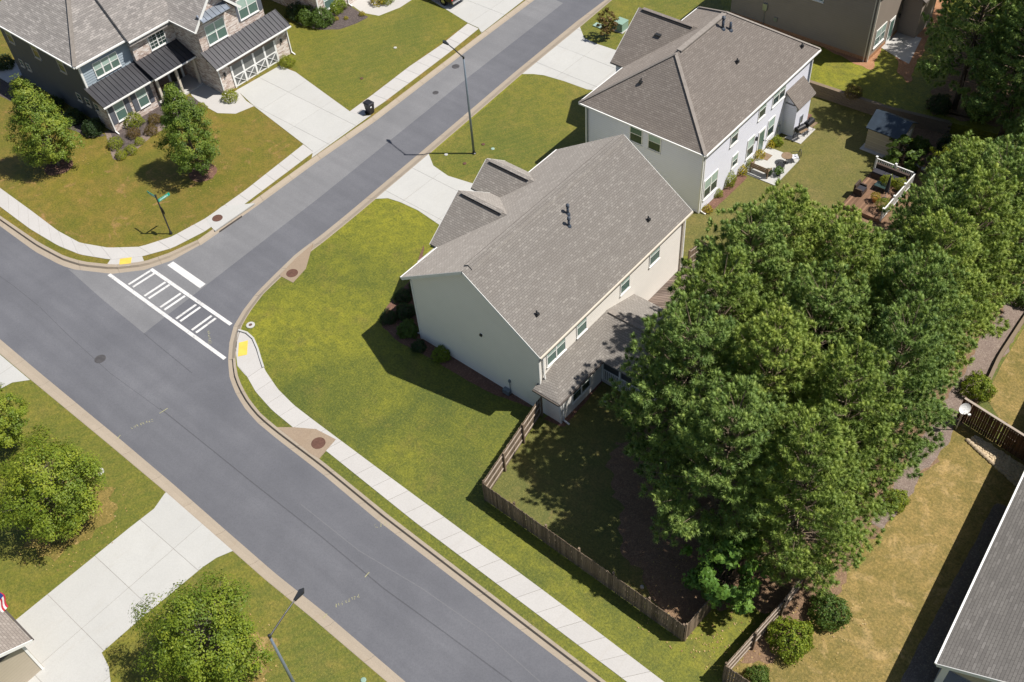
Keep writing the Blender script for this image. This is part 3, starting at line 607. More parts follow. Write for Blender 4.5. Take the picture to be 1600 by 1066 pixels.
# front gables
def cross_gable(parent, xf, yc, hw, ez, rz, zfun_x, wallx, wm, rm, t=.12, trim='white_trim', roofname='front_roof'):
    """gable that looks to -x; its ridge runs back to x where the main roof reaches rz"""
    xe, xr = zfun_x(ez), zfun_x(rz); mb = MB()
    mb.slab([(xf, yc-hw, ez), (xf, yc, rz), (xr+.15, yc, rz), (xe+.15, yc-hw, ez)], t); mb.slab([(xf, yc+hw, ez), (xf, yc, rz), (xr+.15, yc, rz), (xe+.15, yc+hw, ez)], t)
    r = mb.build(roofname, rm, parent)
    s = (rz-ez)/hw; zz = lambda y: ez+s*(hw-abs(y-yc))-t-.01; yw = hw-.35
    P = [(yc-yw, -.1), (yc+yw, -.1), (yc+yw, zz(yc+yw)), (yc, rz-t-.01), (yc-yw, zz(yc-yw))]
    MB().hull([(wallx, y, z) for y, z in P], [(wallx+6.0, y, z if z < ez else min(z, ez+.2)) for y, z in P] if False else [(xe+.4, y, z) for y, z in P]).build('front_wall', wm, parent)
    for q in (-1, 1): MB().beam((xf-.012, yc+q*hw, ez-.1), (xf-.012, yc, rz-.1), .03, .18).build('rake_board', trim, parent)
    MB().beam((xf+.35, yc-.02, rz+.015), (xr-.4, yc-.02, rz+.015), .30, .06).build('ridge_cap', rm, r)
    MB().beam((xf+.5, yc-.19, rz-.11), (xr-.6, yc-.19, rz-.11), .06, .07).build('ridge_shade_strip', 'gutter_dark', r)  # ridge vent shadow put in as a dark strip on one side
    return r
cross_gable(H, -37.55, 35.6, 3.1, 5.5, 7.85, lambda z: EX0+(z-EZ)/SL, -37.2, 'siding_cream', 'shingle_grey')
cross_gable(H, -39.1, 40.05, 1.8, 5.5, 6.85, lambda z: EX0+(z-EZ)/SL, -38.8, 'siding_cream', 'shingle_grey')
# rear wing with hipped lean-to roof, screened porch, deck
AX = -24.6; MB().box(X1-.2, AX, Y0-.02, 33.5, -.1, 2.52).build('rear_wing', 'siding_cream', H)
a0, a1, a2 = (-26.3, 28.98, 2.45), (-24.32, 28.98, 2.45), (-24.32, 33.6, 2.45); b1, b2 = (X1-.05, 31.1, 3.40), (X1-.05, 36.0, 3.40)
wr = MB().slab([a1, a2, (-24.32, 36., 2.45), b2, b1], .12).slab([a0, a1, b1, (X1-.05, 29.9, 3.0)], .12).build('wing_roof', 'shingle_grey', H)
gutter(H, (-24.27, 28.95, 2.36), (-24.27, 33.2, 2.36), 'gutter_dark'); gutter(H, (-26.3, 28.92, 2.36), (-24.3, 28.92, 2.36), 'gutter_dark')
MB().box(AX-.05, AX+.07, Y0-.06, Y0+.06, -.05, 2.4).build('corner_board', 'white_trim', H); downspout(H, AX, Y0+.2, (1, 0, 0), 2.3, 'white_trim')
window(H, (AX, 31.45, .75), (1, 0, 0), 1.75, 1.5, 2, up='glass_teal', low='glass_dark')
MB().slab([(-26.1, 36.1, 3.42), (-20.2, 36.1, 3.42), (-20.2, 33.25, 2.40), (-24.45, 33.25, 2.40), (-26.1, 34.9, 2.99)], .12).slab([(-26.1, 36.1, 3.42), (-20.2, 36.1, 3.42), (-20.2, 39.1, 2.40), (-26.1, 39.1, 2.40)], .12).build('porch_roof', 'shingle_grey', H)
MB().beam((-25.9, 36.1, 3.45), (-20.3, 36.1, 3.45), .3, .06).build('ridge_cap', 'ridge_shingle', H)
por = MB().box(AX, -20.5, 33.55, 38.8, .02, .3).build('porch_floor', 'concrete', H)
for x in (AX+.08, -23.2, -21.8, -20.55): MB().box(x-.06, x+.06, 33.5, 33.62, .3, 2.3).build('porch_post', 'white_trim', H)
MB().box(AX, -20.5, 33.49, 33.63, 2.2, 2.38).build('porch_beam', 'white_trim', H); MB().box(AX+.1, -20.5, 33.54, 33.58, 1.2, 1.28).build('porch_rail', 'white_trim', H)
MB().box(AX+.1, -20.5, 33.60, 33.61, 1.25, 2.25).build('porch_screen', 'screen_mesh', H); MB().box(AX+.1, -20.5, 33.62, 33.63, .3, 1.2).build('porch_screen', 'screen_mesh', H); MB().box(-20.56, -20.52, 33.6, 38.7, .3, 2.3).build('porch_screen', 'screen_mesh', H)
bal = mesh_of(MB().box(-.03, .03, -.02, .02, 0, .92), 'white_trim', 'baluster')
for k in range(26): piece('baluster', bal, H, (AX+.22+k*.15, 33.54, .3))
for y, z, w, u in ((41.25, 3.55, 1.1, 1), (38.0, 3.55, .95, 1), (33.5, 3.55, .95, 1), (31.0, 3.55, 1.75, 2)): window(H, (X1, y, z), (1, 0, 0), w, 1.55, u)
for p, cp, hh, r in (((-30.05, 37.4), True, .52, .08), ((-29.55, 36.85), True, .48, .08)): pipe_vent(H, (*p, zr(p[0])+RT), hh, r, cp)
for p in ((-27.0, 41.7), (-27.35, 30.9)): low_vent(H, (*p, zr(p[0])+RT+.02), (1, 0, 0))
MB().obox((-30.6, Y0-.05, 4.0), (1, 0, 0), (0, 1, 0), .16, .1, .16).build('wall_vent', 'black_metal', H)
mb = MB().obox((-28.75, Y0-.17, .0), (1, 0, 0), (0, 1, 0), .5, .28, .35); mb.tube([(-28.55, Y0-.06, .3), (-28.55, Y0-.06, 1.15)], .025, 6); mb.obox((-28.55, Y0-.06, 1.1), (1, 0, 0), (0, 1, 0), .14, .1, .2); mb.build('meter_box', 'grey_metal', H)
DKY0, DKY1 = 39.15, 45.6                                                 # deck with diagonal boards
deck = thing('rear_deck', 'weathered grey deck of diagonal boards behind the cream house', 'deck', (-24, 42, 0))
for k in range(70):
    q = [(X1+.02, DKY0), (-21.8, DKY0), (-21.8, DKY1), (X1+.02, DKY1)]; s = .7071; u0 = -51.0+k*.155
    q = clip(q, s, -s, u0+.128); q = clip(q, -s, s, -u0) if len(q) > 2 else q
    if len(q) > 2 and area(q) > .02: MB().prism(q, .36, .40+.004*random.random()).build('board', 'deck_wood', deck)
MB().box(X1+.05, -21.85, DKY0+.05, DKY1-.05, 0, .34).build('frame', 'deck_wood', deck)

# ---- the white house
Wh = thing('white_house', 'white sided two-storey house with brown hipped shingle roof behind the cream house', 'house', (-33.6, 58, 0))
X0, X1, Y0, Y1 = -38.6, -28.45, 50.55, 65.8; ex0, ex1, ey0, ey1, ez, rz = -38.98, -28.12, 50.22, 66.15, 5.6, 9.4; rx = -33.6; ra, rb = 54.4, 61.0
MB().box(X0, X1, Y0, Y1, -.1, 5.55).build('wall', 'siding_white', Wh)
A, B, C_, D = (ex0, ey0, ez), (ex1, ey0, ez), (ex1, ey1, ez), (ex0, ey1, ez); P, Q = (rx, ra, rz), (rx, rb, rz)
wr = MB().slab([A, B, P], .12).slab([B, C_, Q, P], .12).slab([C_, D, Q], .12).slab([D, A, P, Q], .12).build('roof', 'shingle_brown', Wh)
for a, b in ((A, P), (B, P), (C_, Q), (D, Q)): MB().beam(Vector(a)+Vector((0, 0, .02)), Vector(b)+Vector((0, 0, .02)), .24, .03).build('hip_cap', 'ridge_shingle', wr)
MB().beam((rx, ra+.4, rz+.03), (rx, rb-.3, rz+.03), .4, .10).build('ridge_cap', 'ridge_shingle', wr)
for a, b in ((A, B), (B, C_), (C_, D), (D, A)):
    v = Vector((Vector(a)+Vector(b))/2-Vector((rx, 58, 0))); v = Vector((math.copysign(.05, v.x) if a[0] == b[0] else 0, math.copysign(.05, v.y) if a[1] == b[1] else 0, -.09)); gutter(Wh, Vector(a)+v, Vector(b)+v)
SLW = (rz-ez)/(rx-ex0)
cross_gable(Wh, -40.2, 59.4, 3.7, 5.6, 8.45, lambda z: ex0+(z-ez)/SLW, -39.9, 'siding_white', 'shingle_brown')
for x, y in ((X0, Y0), (X1, Y0), (X1, Y1)): MB().box(x-.06, x+.06, y-.05, y+.07, -.05, 5.45).build('corner_board', 'white_trim', Wh)
downspout(Wh, X0+.15, Y0, (0, -1, 0), 5.4, 'grey_metal'); downspout(Wh, X1, Y1-.2, (1, 0, 0), 5.4, 'grey_metal'); downspout(Wh, X1, Y0+.15, (1, 0, 0), 5.4, 'white_trim')
for x, z, lb in ((-34.1, 3.85, 'window with a pale curtain pulled aside'), (-32.5, 3.85, None)): window(Wh, (x, Y0, z), (0, -1, 0), 1.05, 1.5, 1, up='glass_blind' if x > -33 else 'glass_teal', low='glass_dark', label=lb)
for y, z, w, h, u in ((60.9, 3.7, 1.75, 1.5, 2), (58.5, 3.7, .95, 1.5, 1), (54.65, 3.7, .95, 1.5, 1), (60.3, .95, .95, 1.65, 1), (57.35, .85, .95, 1.75, 1), (55.15, 1.35, .75, 1.1, 1), (51.9, .9, 1.75, 1.75, 2)):
    window(Wh, (X1, y, z), (1, 0, 0), w, h, u, up='glass_blind', low='glass_dark')
door = MB().box(X1, X1+.05, 58.45, 59.45, .12, 2.35).build('door', 'white_trim', Wh); MB().box(X1+.03, X1+.065, 58.6, 59.3, .35, 2.2).build('pane', 'glass_teal', door); MB().box(X1+.05, X1+.12, 59.3, 59.36, 1.1, 1.2).build('handle', 'black_metal', door)
MB().obox((X1+.08, 58.1, 1.9), (0, 1, 0), (1, 0, 0), .14, .16, .3).build('wall_lamp', 'black_metal', Wh)
bo = MB().box(X1-.1, -27.45, 62.3, 64.5, -.05, 2.9).build('storage_bump_out', 'siding_white', Wh); MB().slab([(X1-.02, 62.05, 3.95), (X1-.02, 64.7, 3.95), (-27.2, 64.7, 2.85), (-27.2, 62.05, 2.85)], .1).build('roof', 'shingle_brown', bo)
MB().hull([(X1-.05, 62.3, 2.8), (-27.45, 62.3, 2.8), (X1-.05, 62.3, 3.7)], [(X1-.05, 64.5, 2.8), (-27.45, 64.5, 2.8), (X1-.05, 64.5, 3.7)]).build('upper_wall', 'siding_white', bo)
MB().box(-27.46, -27.38, 63.1, 63.5, .8, 1.5).build('meter_box', 'galvanised', bo)
mb = MB(); mb.box(X1, X1+.12, 61.55, 61.85, .5, 1.1); mb.tube([(X1+.06, 61.7, 1.1), (X1+.06, 61.7, 1.5)], .03, 6); mb.build('meter', 'galvanised', Wh)
for k in range(2): pipe_vent(Wh, (-33.0+.35*k, 59.6+.5*k, rz-SLW*(.6+.35*k)), .75-.15*k, .1, k == 0)
for p, d in (((-35.1, 52.4), (0, -1, 0)), ((-30.9, 58.4), (1, 0, 0)), ((-29.0, 64.7), (1, 0, 0))):
    z = ez+(p[1]-ey0)*(rz-ez)/(ra-ey0) if d[1] else ez+(ex1-p[0])*SLW; low_vent(Wh, (*p, z+.02), d)
MB().obox((-37.6, 59.4-1.2, 8.45-1.2*.77-.02), (1, 0, 0), (0, 1, 0), .5, .3, .12).build('roof_vent', 'black_metal', Wh)

# ---- the taupe house on the terrace
T = thing('taupe_house', 'taupe sided house in shade on the raised terrace behind the white house', 'house', (-34, 80, TZ))
c = g(1354, 97, TZ); X1, Y0 = c.x, c.y
MB().box(X1-13, X1, Y0, Y0+13, TZ-.3, TZ+6.2).build('wall', 'siding_taupe', T); MB().box(X1-13.02, X1+.02, Y0-.02, Y0+13, TZ-.3, TZ+.35).build('footing', 'clay', T)
MB().slab([(X1-13.4, Y0-.4, TZ+6.2), (X1+.4, Y0-.4, TZ+6.2), (X1-6.5, Y0+6.5, TZ+10)], .12).slab([(X1+.4, Y0-.4, TZ+6.2), (X1+.4, Y0+13.4, TZ+6.2), (X1-6.5, Y0+6.5, TZ+10)], .12).slab([(X1+.4, Y0+13.4, TZ+6.2), (X1-13.4, Y0+13.4, TZ+6.2), (X1-6.5, Y0+6.5, TZ+10)], .12).slab([(X1-13.4, Y0+13.4, TZ+6.2), (X1-13.4, Y0-.4, TZ+6.2), (X1-6.5, Y0+6.5, TZ+10)], .12).build('roof', 'shingle_brown', T)
MB().box(X1-.06, X1+.06, Y0-.05, Y0+.07, TZ, TZ+6.1).build('corner_board', 'cream_trim', T)
window(T, (X1-5.1, Y0, TZ+3.9), (0, -1, 0), .9, 1.4, 1, up='glass_teal'); window(T, (X1, Y0+1.6, TZ+.9), (1, 0, 0), 1.8, 1.6, 2)
dr = MB().box(X1, X1+.05, Y0+3.2, Y0+4.2, TZ+.05, TZ+2.2).build('door', 'white_trim', T); MB().box(X1+.03, X1+.06, Y0+3.35, Y0+4.05, TZ+.3, TZ+2.0).build('pane', 'glass_teal', dr)
MB().obox((X1+.08, Y0+4.9, TZ+1.7), (0, 1, 0), (1, 0, 0), .14, .16, .3).build('wall_lamp', 'black_metal', T)
MB().box(X1, X1+1.6, Y0+5.4, Y0+8.5, TZ, TZ+3.6).build('bump_out', 'siding_taupe', T); MB().slab([(X1-.1, Y0+5.1, TZ+4.6), (X1-.1, Y0+8.8, TZ+4.6), (X1+1.9, Y0+8.8, TZ+3.5), (X1+1.9, Y0+5.1, TZ+3.5)], .1).build('bump_roof', 'shingle_brown', T)
mb = MB().obox((X1-9.7, Y0-.08, TZ+1.6), (1, 0, 0), (0, 1, 0), .4, .16, .6); mb.tube([(X1-9.7, Y0-.06, TZ), (X1-9.7, Y0-.06, TZ+1.6)], .03, 6); mb.build('meter_box', 'galvanised', T)
MB().obox((X1-8.6, Y0-.06, TZ+.9), (1, 0, 0), (0, 1, 0), .3, .12, .35).build('meter_box', 'galvanised', T)
downspout(T, X1-.25, Y0, (0, -1, 0), TZ+6.0, 'cream_trim', TZ+.1)

# ---- the brick and slate house, upper left
Bk = thing('brick_house', 'mottled brick and slate blue two-storey house with dark metal porch roofs', 'house', (-80, 39, 0))
def metal_roof(parent, x_hi, z_hi, x_lo, z_lo, y0, y1, seam=.42, name='metal_roof'):
    r = MB().slab([(x_hi, y0, z_hi), (x_hi, y1, z_hi), (x_lo, y1, z_lo), (x_lo, y0, z_lo)], .07).build(name, 'roof_metal', parent); n = max(2, round((y1-y0)/seam))
    d = Vector((x_hi-x_lo, 0, z_hi-z_lo)); me = mesh_of(MB().beam((0, 0, 0), d, .035, .06), 'roof_metal', 'seam')
    for k in range(n+1): piece('seam', me, r, (x_lo, y0+.02+(y1-y0-.04)*k/n, z_lo+.03))
    MB().beam((x_lo+.04, y0, z_lo-.08), (x_lo+.04, y1, z_lo-.08), .11, .11).build('gutter', 'white_trim', parent); return r
BX = -87.2
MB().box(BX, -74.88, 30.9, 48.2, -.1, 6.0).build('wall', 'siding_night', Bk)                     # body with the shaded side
MB().box(-74.9, -73.1, 30.88, 35.65, -.1, 2.75).build('front_bay', 'brick_mottled', Bk)
MB().box(-74.95, -74.4, 35.6, 39.9, 2.4, 6.0).build('upper_front_wall', 'brick_mottled', Bk)
for k in range(11):                                                    # slate lap boards of the upper bay
    z = 3.55+k*.215; MB().hull([(-74.88, 30.95, z), (-74.82, 30.95, z), (-74.82, 35.6, z), (-74.88, 35.6, z)], [(-74.88, 30.95, z+.21), (-74.862, 30.95, z+.21), (-74.862, 35.6, z+.21), (-74.88, 35.6, z+.21)]).build('lap_board', 'siding_slate', Bk)
MB().box(-74.95, -74.78, 30.84, 31.0, 3.4, 5.9).build('corner_board', 'white_trim', Bk)
metal_roof(Bk, -74.85, 3.78, -72.72, 2.78, 30.6, 35.6); metal_roof(Bk, -74.45, 3.92, -72.2, 3.02, 35.45, 39.75)
MB().hull([(-74.6, 30.7, 2.7), (-72.9, 30.7, 2.7), (-74.6, 30.7, 3.55)], [(-74.6, 35.6, 2.7), (-72.9, 35.6, 2.7), (-74.6, 35.6, 3.55)]).build('eave_box', 'gutter_dark', Bk)
# main hipped roof, steep
S12 = 1.18; fx, by0, by1, bz = -74.5, 30.5, 48.7, 6.05; m_ = 6.3
P0, P1, P2, P3 = (fx, by0, bz), (fx, by1, bz), (BX-.4, by1, bz), (BX-.4, by0, bz); xm = (fx+BX-.4)/2; run = (fx-BX+.4)/2; R0, R1 = (xm, by0+run, bz+run*S12), (xm, by1-run, bz+run*S12)
br = MB().slab([P0, P1, R1, R0], .14).slab([P1, P2, R1], .14).slab([P2, P3, R0, R1], .14).slab([P3, P0, R0], .14).build('roof', 'shingle_pale', Bk)
MB().beam(Vector(P0)+Vector((0, 0, .03)), Vector(R0)+Vector((0, 0, .03)), .3, .06).build('hip_cap', 'ridge_shingle', br)
MB().slab([(fx+.45, 35.35, bz-.05), (fx+.45, 40.2, bz-.05), (fx-5, 40.2, bz-.05+5.45*S12), (fx-5, 35.35, bz-.05+5.45*S12)], .5).build('front_roof', 'shingle_pale', Bk)
MB().beam((fx+.06, by0, bz-.1), (fx+.06, 35.4, bz-.1), .12, .12).build('gutter', 'white_trim', Bk); MB().beam((fx+.51, 35.35, bz-.15), (fx+.51, 40.0, bz-.15), .12, .12).build('gutter', 'white_trim', Bk); MB().beam((fx, by0-.06, bz-.1), (BX-.4, by0-.06, bz-.1), .12, .12).build('gutter', 'white_trim', Bk)
# garage wing: low metal roof, gabled upper floor
GX0 = -69.72
MB().box(-75.5, GX0, 39.9, 47.72, -.1, 2.85).build('garage_wall', 'brick_mottled', Bk); MB().box(-75.6, -70.85, 39.82, 44.0, 2.8, 6.05).build('upper_wing', 'brick_mottled', Bk); MB().box(-75.6, -71.2, 44.0, 46.95, 2.8, 7.2).build('upper_wing', 'brick_mottled', Bk)
metal_roof(Bk, -70.9, 3.86, -69.2, 2.86, 39.55, 47.95)
gz, gy = 8.55, 41.9; MB().hull([(-70.85, 39.82, 6.0), (-70.85, 44.0, 6.0), (-70.85, gy, gz-.3)], [(-75, 39.82, 6.0), (-75, 44.0, 6.0), (-75, gy, gz-.3)]).build('gable_wall', 'brick_mottled', Bk)
MB().slab([(-70.45, 39.45, 6.0), (-70.45, gy, gz), (-78.2, gy, gz), (-76.2, 39.45, 6.0)], .12).slab([(-70.45, 44.35, 6.0), (-70.45, gy, gz), (-78.2, gy, gz), (-76.2, 44.35, 6.0)], .12).build('wing_roof', 'shingle_pale', Bk)
for q in (39.45, 44.35): MB().beam((-70.43, q, 5.93), (-70.43, gy, gz-.07), .04, .22).build('rake_board', 'white_trim', Bk)
MB().beam((-70.4, 39.42, 5.95), (-76.0, 39.42, 5.95), .1, .1).build('gutter', 'white_trim', Bk)
MB().slab([(-70.8, 43.9, 7.1), (-70.8, 47.3, 7.1), (-76.5, 47.3, 11), (-76.5, 43.9, 11)], .12).build('wing_roof', 'shingle_pale', Bk)
aw = MB().slab([(-70.84, 40.2, 7.0), (-70.84, 43.1, 7.0), (-70.05, 43.1, 6.62), (-70.05, 40.2, 6.62)], .05).build('awning', 'awning_metal', Bk)
for k in range(7): MB().beam((-70.84, 40.23+k*.473, 7.03), (-70.05, 40.23+k*.473, 6.65), .03, .05).build('seam', 'awning_metal', aw)
for y in (40.4, 42.9): MB().beam((-70.83, y, 6.2), (-70.2, y, 6.62), .08, .08).build('bracket', 'white_trim', aw)
window(Bk, (-70.85, 41.6, 4.05), (1, 0, 0), 2.0, 1.75, 2); window(Bk, (-71.2, 45.45, 4.4), (1, 0, 0), 2.0, 1.8, 2)
for y in (44.2, 46.7): MB().box(-71.2, -71.14, y-.22, y+.22, 4.35, 6.2).build('shutter', 'shutter_grey', Bk)
window(Bk, (-74.4, 38.05, 3.95+.12), (1, 0, 0), 1.6, 1.3, 2, up='glass_dark', low='glass_dark', grid=1); window(Bk, (-74.83, 33.2, 4.05), (1, 0, 0), 2.3, 1.35, 3)
for y in (32.05, 34.3):
    window(Bk, (-73.1, y, .75), (1, 0, 0), .95, 1.75, 1)
    for q in (-.78, .78): MB().box(-73.1, -73.04, y+q-.21, y+q+.21, .72, 2.5).build('shutter', 'shutter_grey', Bk)
for x, z, w, h in ((-85.8, 4.1, .9, 1.5), (-81.8, 4.0, .9, 1.6), (-77.9, 4.1, .9, 1.5), (-85.9, 1.7, .55, .7), (-84.8, 1.7, .55, .7), (-77.1, 1.6, .6, .75), (-75.8, 1.6, .6, .75), (-74.5, 1.6, .6, .75)): window(Bk, (x, 30.9, z), (0, -1, 0), w, h, 1, frame='cream_trim', up='glass_teal', low='glass_dark')
gd = MB().box(GX0, GX0+.04, 41.25, 46.15, 0, 2.15).build('garage_door', 'door_grey', Bk); ww = 4.9/4
for k in range(5): MB().box(GX0+.04, GX0+.075, 41.25+k*ww-.09, 41.25+k*ww+.09, 0, 2.15).build('stile', 'white_trim', gd)
for k in range(4):
    y0, y1 = 41.25+k*ww+.08, 41.25+(k+1)*ww-.08
    for z in (.03, .98): MB().box(GX0+.04, GX0+.072, y0, y1, z, z+.1).build('rail', 'white_trim', gd)
    for a, b in (((y0, .1), (y1, 1.0)), ((y0, 1.0), (y1, .1))): MB().beam((GX0+.055, *a), (GX0+.055, *b), .03, .11, up=(1, 0, 0)).build('brace', 'white_trim', gd)
MB().box(GX0-.005, GX0+.10, 41.05, 46.35, 2.15, 2.42).build('lintel', 'brick_brown', Bk)
for y in (40.5, 46.9): MB().obox((GX0+.08, y, 1.55), (0, 1, 0), (1, 0, 0), .14, .16, .32).build('wall_lamp', 'black_metal', Bk)
for x, y, z in ((-73.1, 30.95, 2.7), (GX0, 39.95, 2.75), (GX0, 47.7, 2.75)): downspout(Bk, x, y, (1, 0, 0), z)
por = MB().box(-74.8, -72.45, 35.7, 39.9, -.05, .16).build('porch_floor', 'concrete', Bk); MB().box(-74.9, -74.8, 35.65, 39.9, 0, 3.2).build('porch_wall', 'brick_brown', Bk)
for y in (35.85, 37.85, 39.72): MB().box(-72.85, -72.65, y-.1, y+.1, .1, 2.9).build('porch_column', 'cream_trim', Bk)
MB().box(-72.8, -72.62, 35.7, 39.9, 2.75, 2.95).build('porch_beam', 'white_trim', Bk)
fd = MB().box(-74.8, -74.74, 38.3, 39.3, .16, 2.35).build('front_door', 'door_dark', Bk); MB().box(-74.75, -74.72, 38.5, 39.1, 1.1, 2.2).build('pane', 'glass_dark', fd)
for y in (38.1, 39.5): MB().box(-74.8, -74.73, y-.09, y+.09, .16, 2.35).build('sidelight', 'white_trim', Bk)
sw = thing('porch_swing', 'dark porch swing with navy and white striped cushions on the brick house porch', 'swing', (-73.5, 36.9, .16))
MB().obox((-73.5, 36.9, .42), (0, 1, 0), (1, 0, 0), 1.5, .55, .08).build('seat', 'bench_wood', sw); MB().obox((-73.8, 36.9, .5), (0, 1, 0), (1, 0, 0), 1.5, .07, .55).build('backrest', 'bench_wood', sw)
for y in (36.25, 37.55): MB().obox((-73.5, y, .16), (0, 1, 0), (1, 0, 0), .07, .5, .5).build('arm', 'bench_wood', sw)
for k, m in enumerate(('blue_cloth', 'white_cloth', 'blue_cloth')): MB().obox((-73.3-.14*k, 36.9, .51+.05*k), (0, 1, 0), (1, 0, 0), 1.25, .13, .12).build('cushion', m, sw)
# rear patio posts of the brick house at the left edge
MB().prism([(-90.2, 29.6), (-87.6, 29.6), (-87.6, 32.2), (-90.2, 32.2)], -.1, .12).build('rear_patio', 'concrete', Bk)
MB().box(-90.1, -89.8, 29.7, 30.0, .1, 3.0).build('patio_post', 'cream_trim', Bk)

# ---- the house at the top edge, next door to the brick one
N = thing('far_brick_house', 'brick house with white trim just showing at the top edge above round shrubs', 'house', (-76, 58, 0))
MB().box(-84, -71.4, 52.9, 66, -.1, 6).build('wall', 'brick_mottled', N); window(N, (-71.4, 54.3, .8), (1, 0, 0), 1.2, 1.7, 1); downspout(N, -71.4, 56.5, (1, 0, 0), 5.5)
MB().box(-71.46, -71.34, 52.85, 52.99, 0, 5.8).build('corner_board', 'white_trim', N)
MB().slab([(-71, 52.5, 6), (-71, 66.4, 6), (-77.7, 59.4, 12)], .12).slab([(-71, 52.5, 6), (-84.4, 52.5, 6), (-77.7, 59.4, 12)], .12).slab([(-84.4, 52.5, 6), (-84.4, 66.4, 6), (-77.7, 59.4, 12)], .12).slab([(-71, 66.4, 6), (-84.4, 66.4, 6), (-77.7, 59.4, 12)], .12).build('roof', 'shingle_pale', N)

# ---- the grey roofed house at the lower right
G_ = thing('grey_roof_house', 'single-storey house with grey shingle roof and white gutter, lower right corner', 'house', (5, 33, 0))
a = g(1464, 1037, 2.85); b = g(1592, 762, 2.85); d = (b-a).normalized(); nx = Vector((d.y, -d.x, 0)); b = a+d*24; up = Vector((0, 0, 1))
rw = nx*8.5+up*4.6; MB().slab([a, b, b+rw, a+rw], .14).slab([a+rw, b+rw, b+nx*17, a+nx*17], .14).build('roof', 'shingle_corner', G_)
gutter(G_, a-nx*.06-up*.08, b-nx*.06-up*.08)
for k in range(30): pass
w0 = a+d*1.5+nx*.55; w1 = b-d*.3+nx*.55; MB().hull([w0-up*3, w1-up*3, w1+nx*15.9-up*3, w0+nx*15.9-up*3], [w0-up*.12, w1-up*.12, w1+nx*15.9-up*.12, w0+nx*15.9-up*.12]).build('wall', 'siding_beige', G_)
gw = a+nx*.3+d*.1; MB().hull([gw-up*.1, gw+nx*8.2+up*4.15, gw+nx*16.4-up*.1], [q+d*.15 for q in (gw-up*.1, gw+nx*8.2+up*4.15, gw+nx*16.4-up*.1)]).build('gable_wall', 'siding_beige', G_)
MB().beam(a-d*.02-up*.12, a+rw-d*.02-up*.12, .04, .22).build('rake_board', 'white_trim', G_)
MB().obox(a+nx*.45+d*.25-up*2.85, nx, d, .3, .3, 2.75).build('porch_column', 'white_trim', G_); MB().hull([gw-up*2.85, gw+nx*10-up*2.85, gw+nx*10+d*1.5-up*2.85, gw+d*1.5-up*2.85], [gw-up*2.65, gw+nx*10-up*2.65, gw+nx*10+d*1.5-up*2.65, gw+d*1.5-up*2.65]).build('porch_floor', 'concrete', G_)
low_vent(G_, a+d*14.2+nx*2.6+up*1.45, -nx)

# ---- the house at the lower left corner and its flag
L_ = thing('near_corner_house', 'brown shingle roof corner of a house at the lower left edge beside the driveway', 'house', (-42, -4, 0))
a = g(49, 1000, 3.0); MB().slab([a, a+Vector((-9, 0, 0)), a+Vector((-9, -5, 2.6)), a+Vector((0, -5, 2.6))], .14).slab([a+Vector((0, -5, 2.6)), a+Vector((-9, -5, 2.6)), a+Vector((-9, -10, 0)), a+Vector((0, -10, 0))], .14).build('roof', 'shingle_brown', L_)
gutter(L_, a+Vector((0, .06, -.09)), a+Vector((-9, .06, -.09)), 'gutter_dark'); MB().beam(a+Vector((.02, 0, -.1)), a+Vector((.02, -5, 2.5)), .04, .2).build('rake_board', 'white_trim', L_)
MB().box(a.x-8.7, a.x-.35, a.y-9.6, a.y-.4, -.1, 2.8).build('wall', 'siding_beige', L_); MB().box(a.x-.36, a.x-.3, a.y-.55, a.y-.42, 0, 2.8).build('corner_board', 'white_trim', L_)
f0 = g(-14, 948, 2.6); fl = thing('flag', 'red and white striped flag hanging at the left edge above the driveway', 'flag', f0)
MB().tube([f0+Vector((0, -.9, -.2)), f0+Vector((.1, .75, .75))], .02, 6).build('pole', 'white_trim', fl)
for k in range(7):
    mb = MB(); nseg = 8; P = []
    for i in range(nseg+1):
        t = i/nseg; P.append((f0+Vector((.1+1.15*t, .70+.12*math.sin(t*5), .72-.10*t-.05*math.sin(t*6)))))
    for p, q in zip(P, P[1:]):
        o = Vector((-.02*k, -.105*k, -.055*k)); e = Vector((-.02, -.104, -.055)); mb.hull([p+o, q+o, q+o+e, p+o+e], [x+Vector((0, 0, .006)) for x in (p+o, q+o, q+o+e, p+o+e)])
    mb.build('stripe', 'red_cloth' if k % 2 == 0 else 'white_cloth', fl)
MB().hull([f0+Vector((.09, .72, .74)), f0+Vector((.52, .76, .69)), f0+Vector((.45, .34, .47)), f0+Vector((.02, .30, .52))], [f0+Vector((.09, .72, .755)), f0+Vector((.52, .76, .705)), f0+Vector((.45, .34, .485)), f0+Vector((.02, .30, .535))]).build('canton', 'blue_cloth', fl)

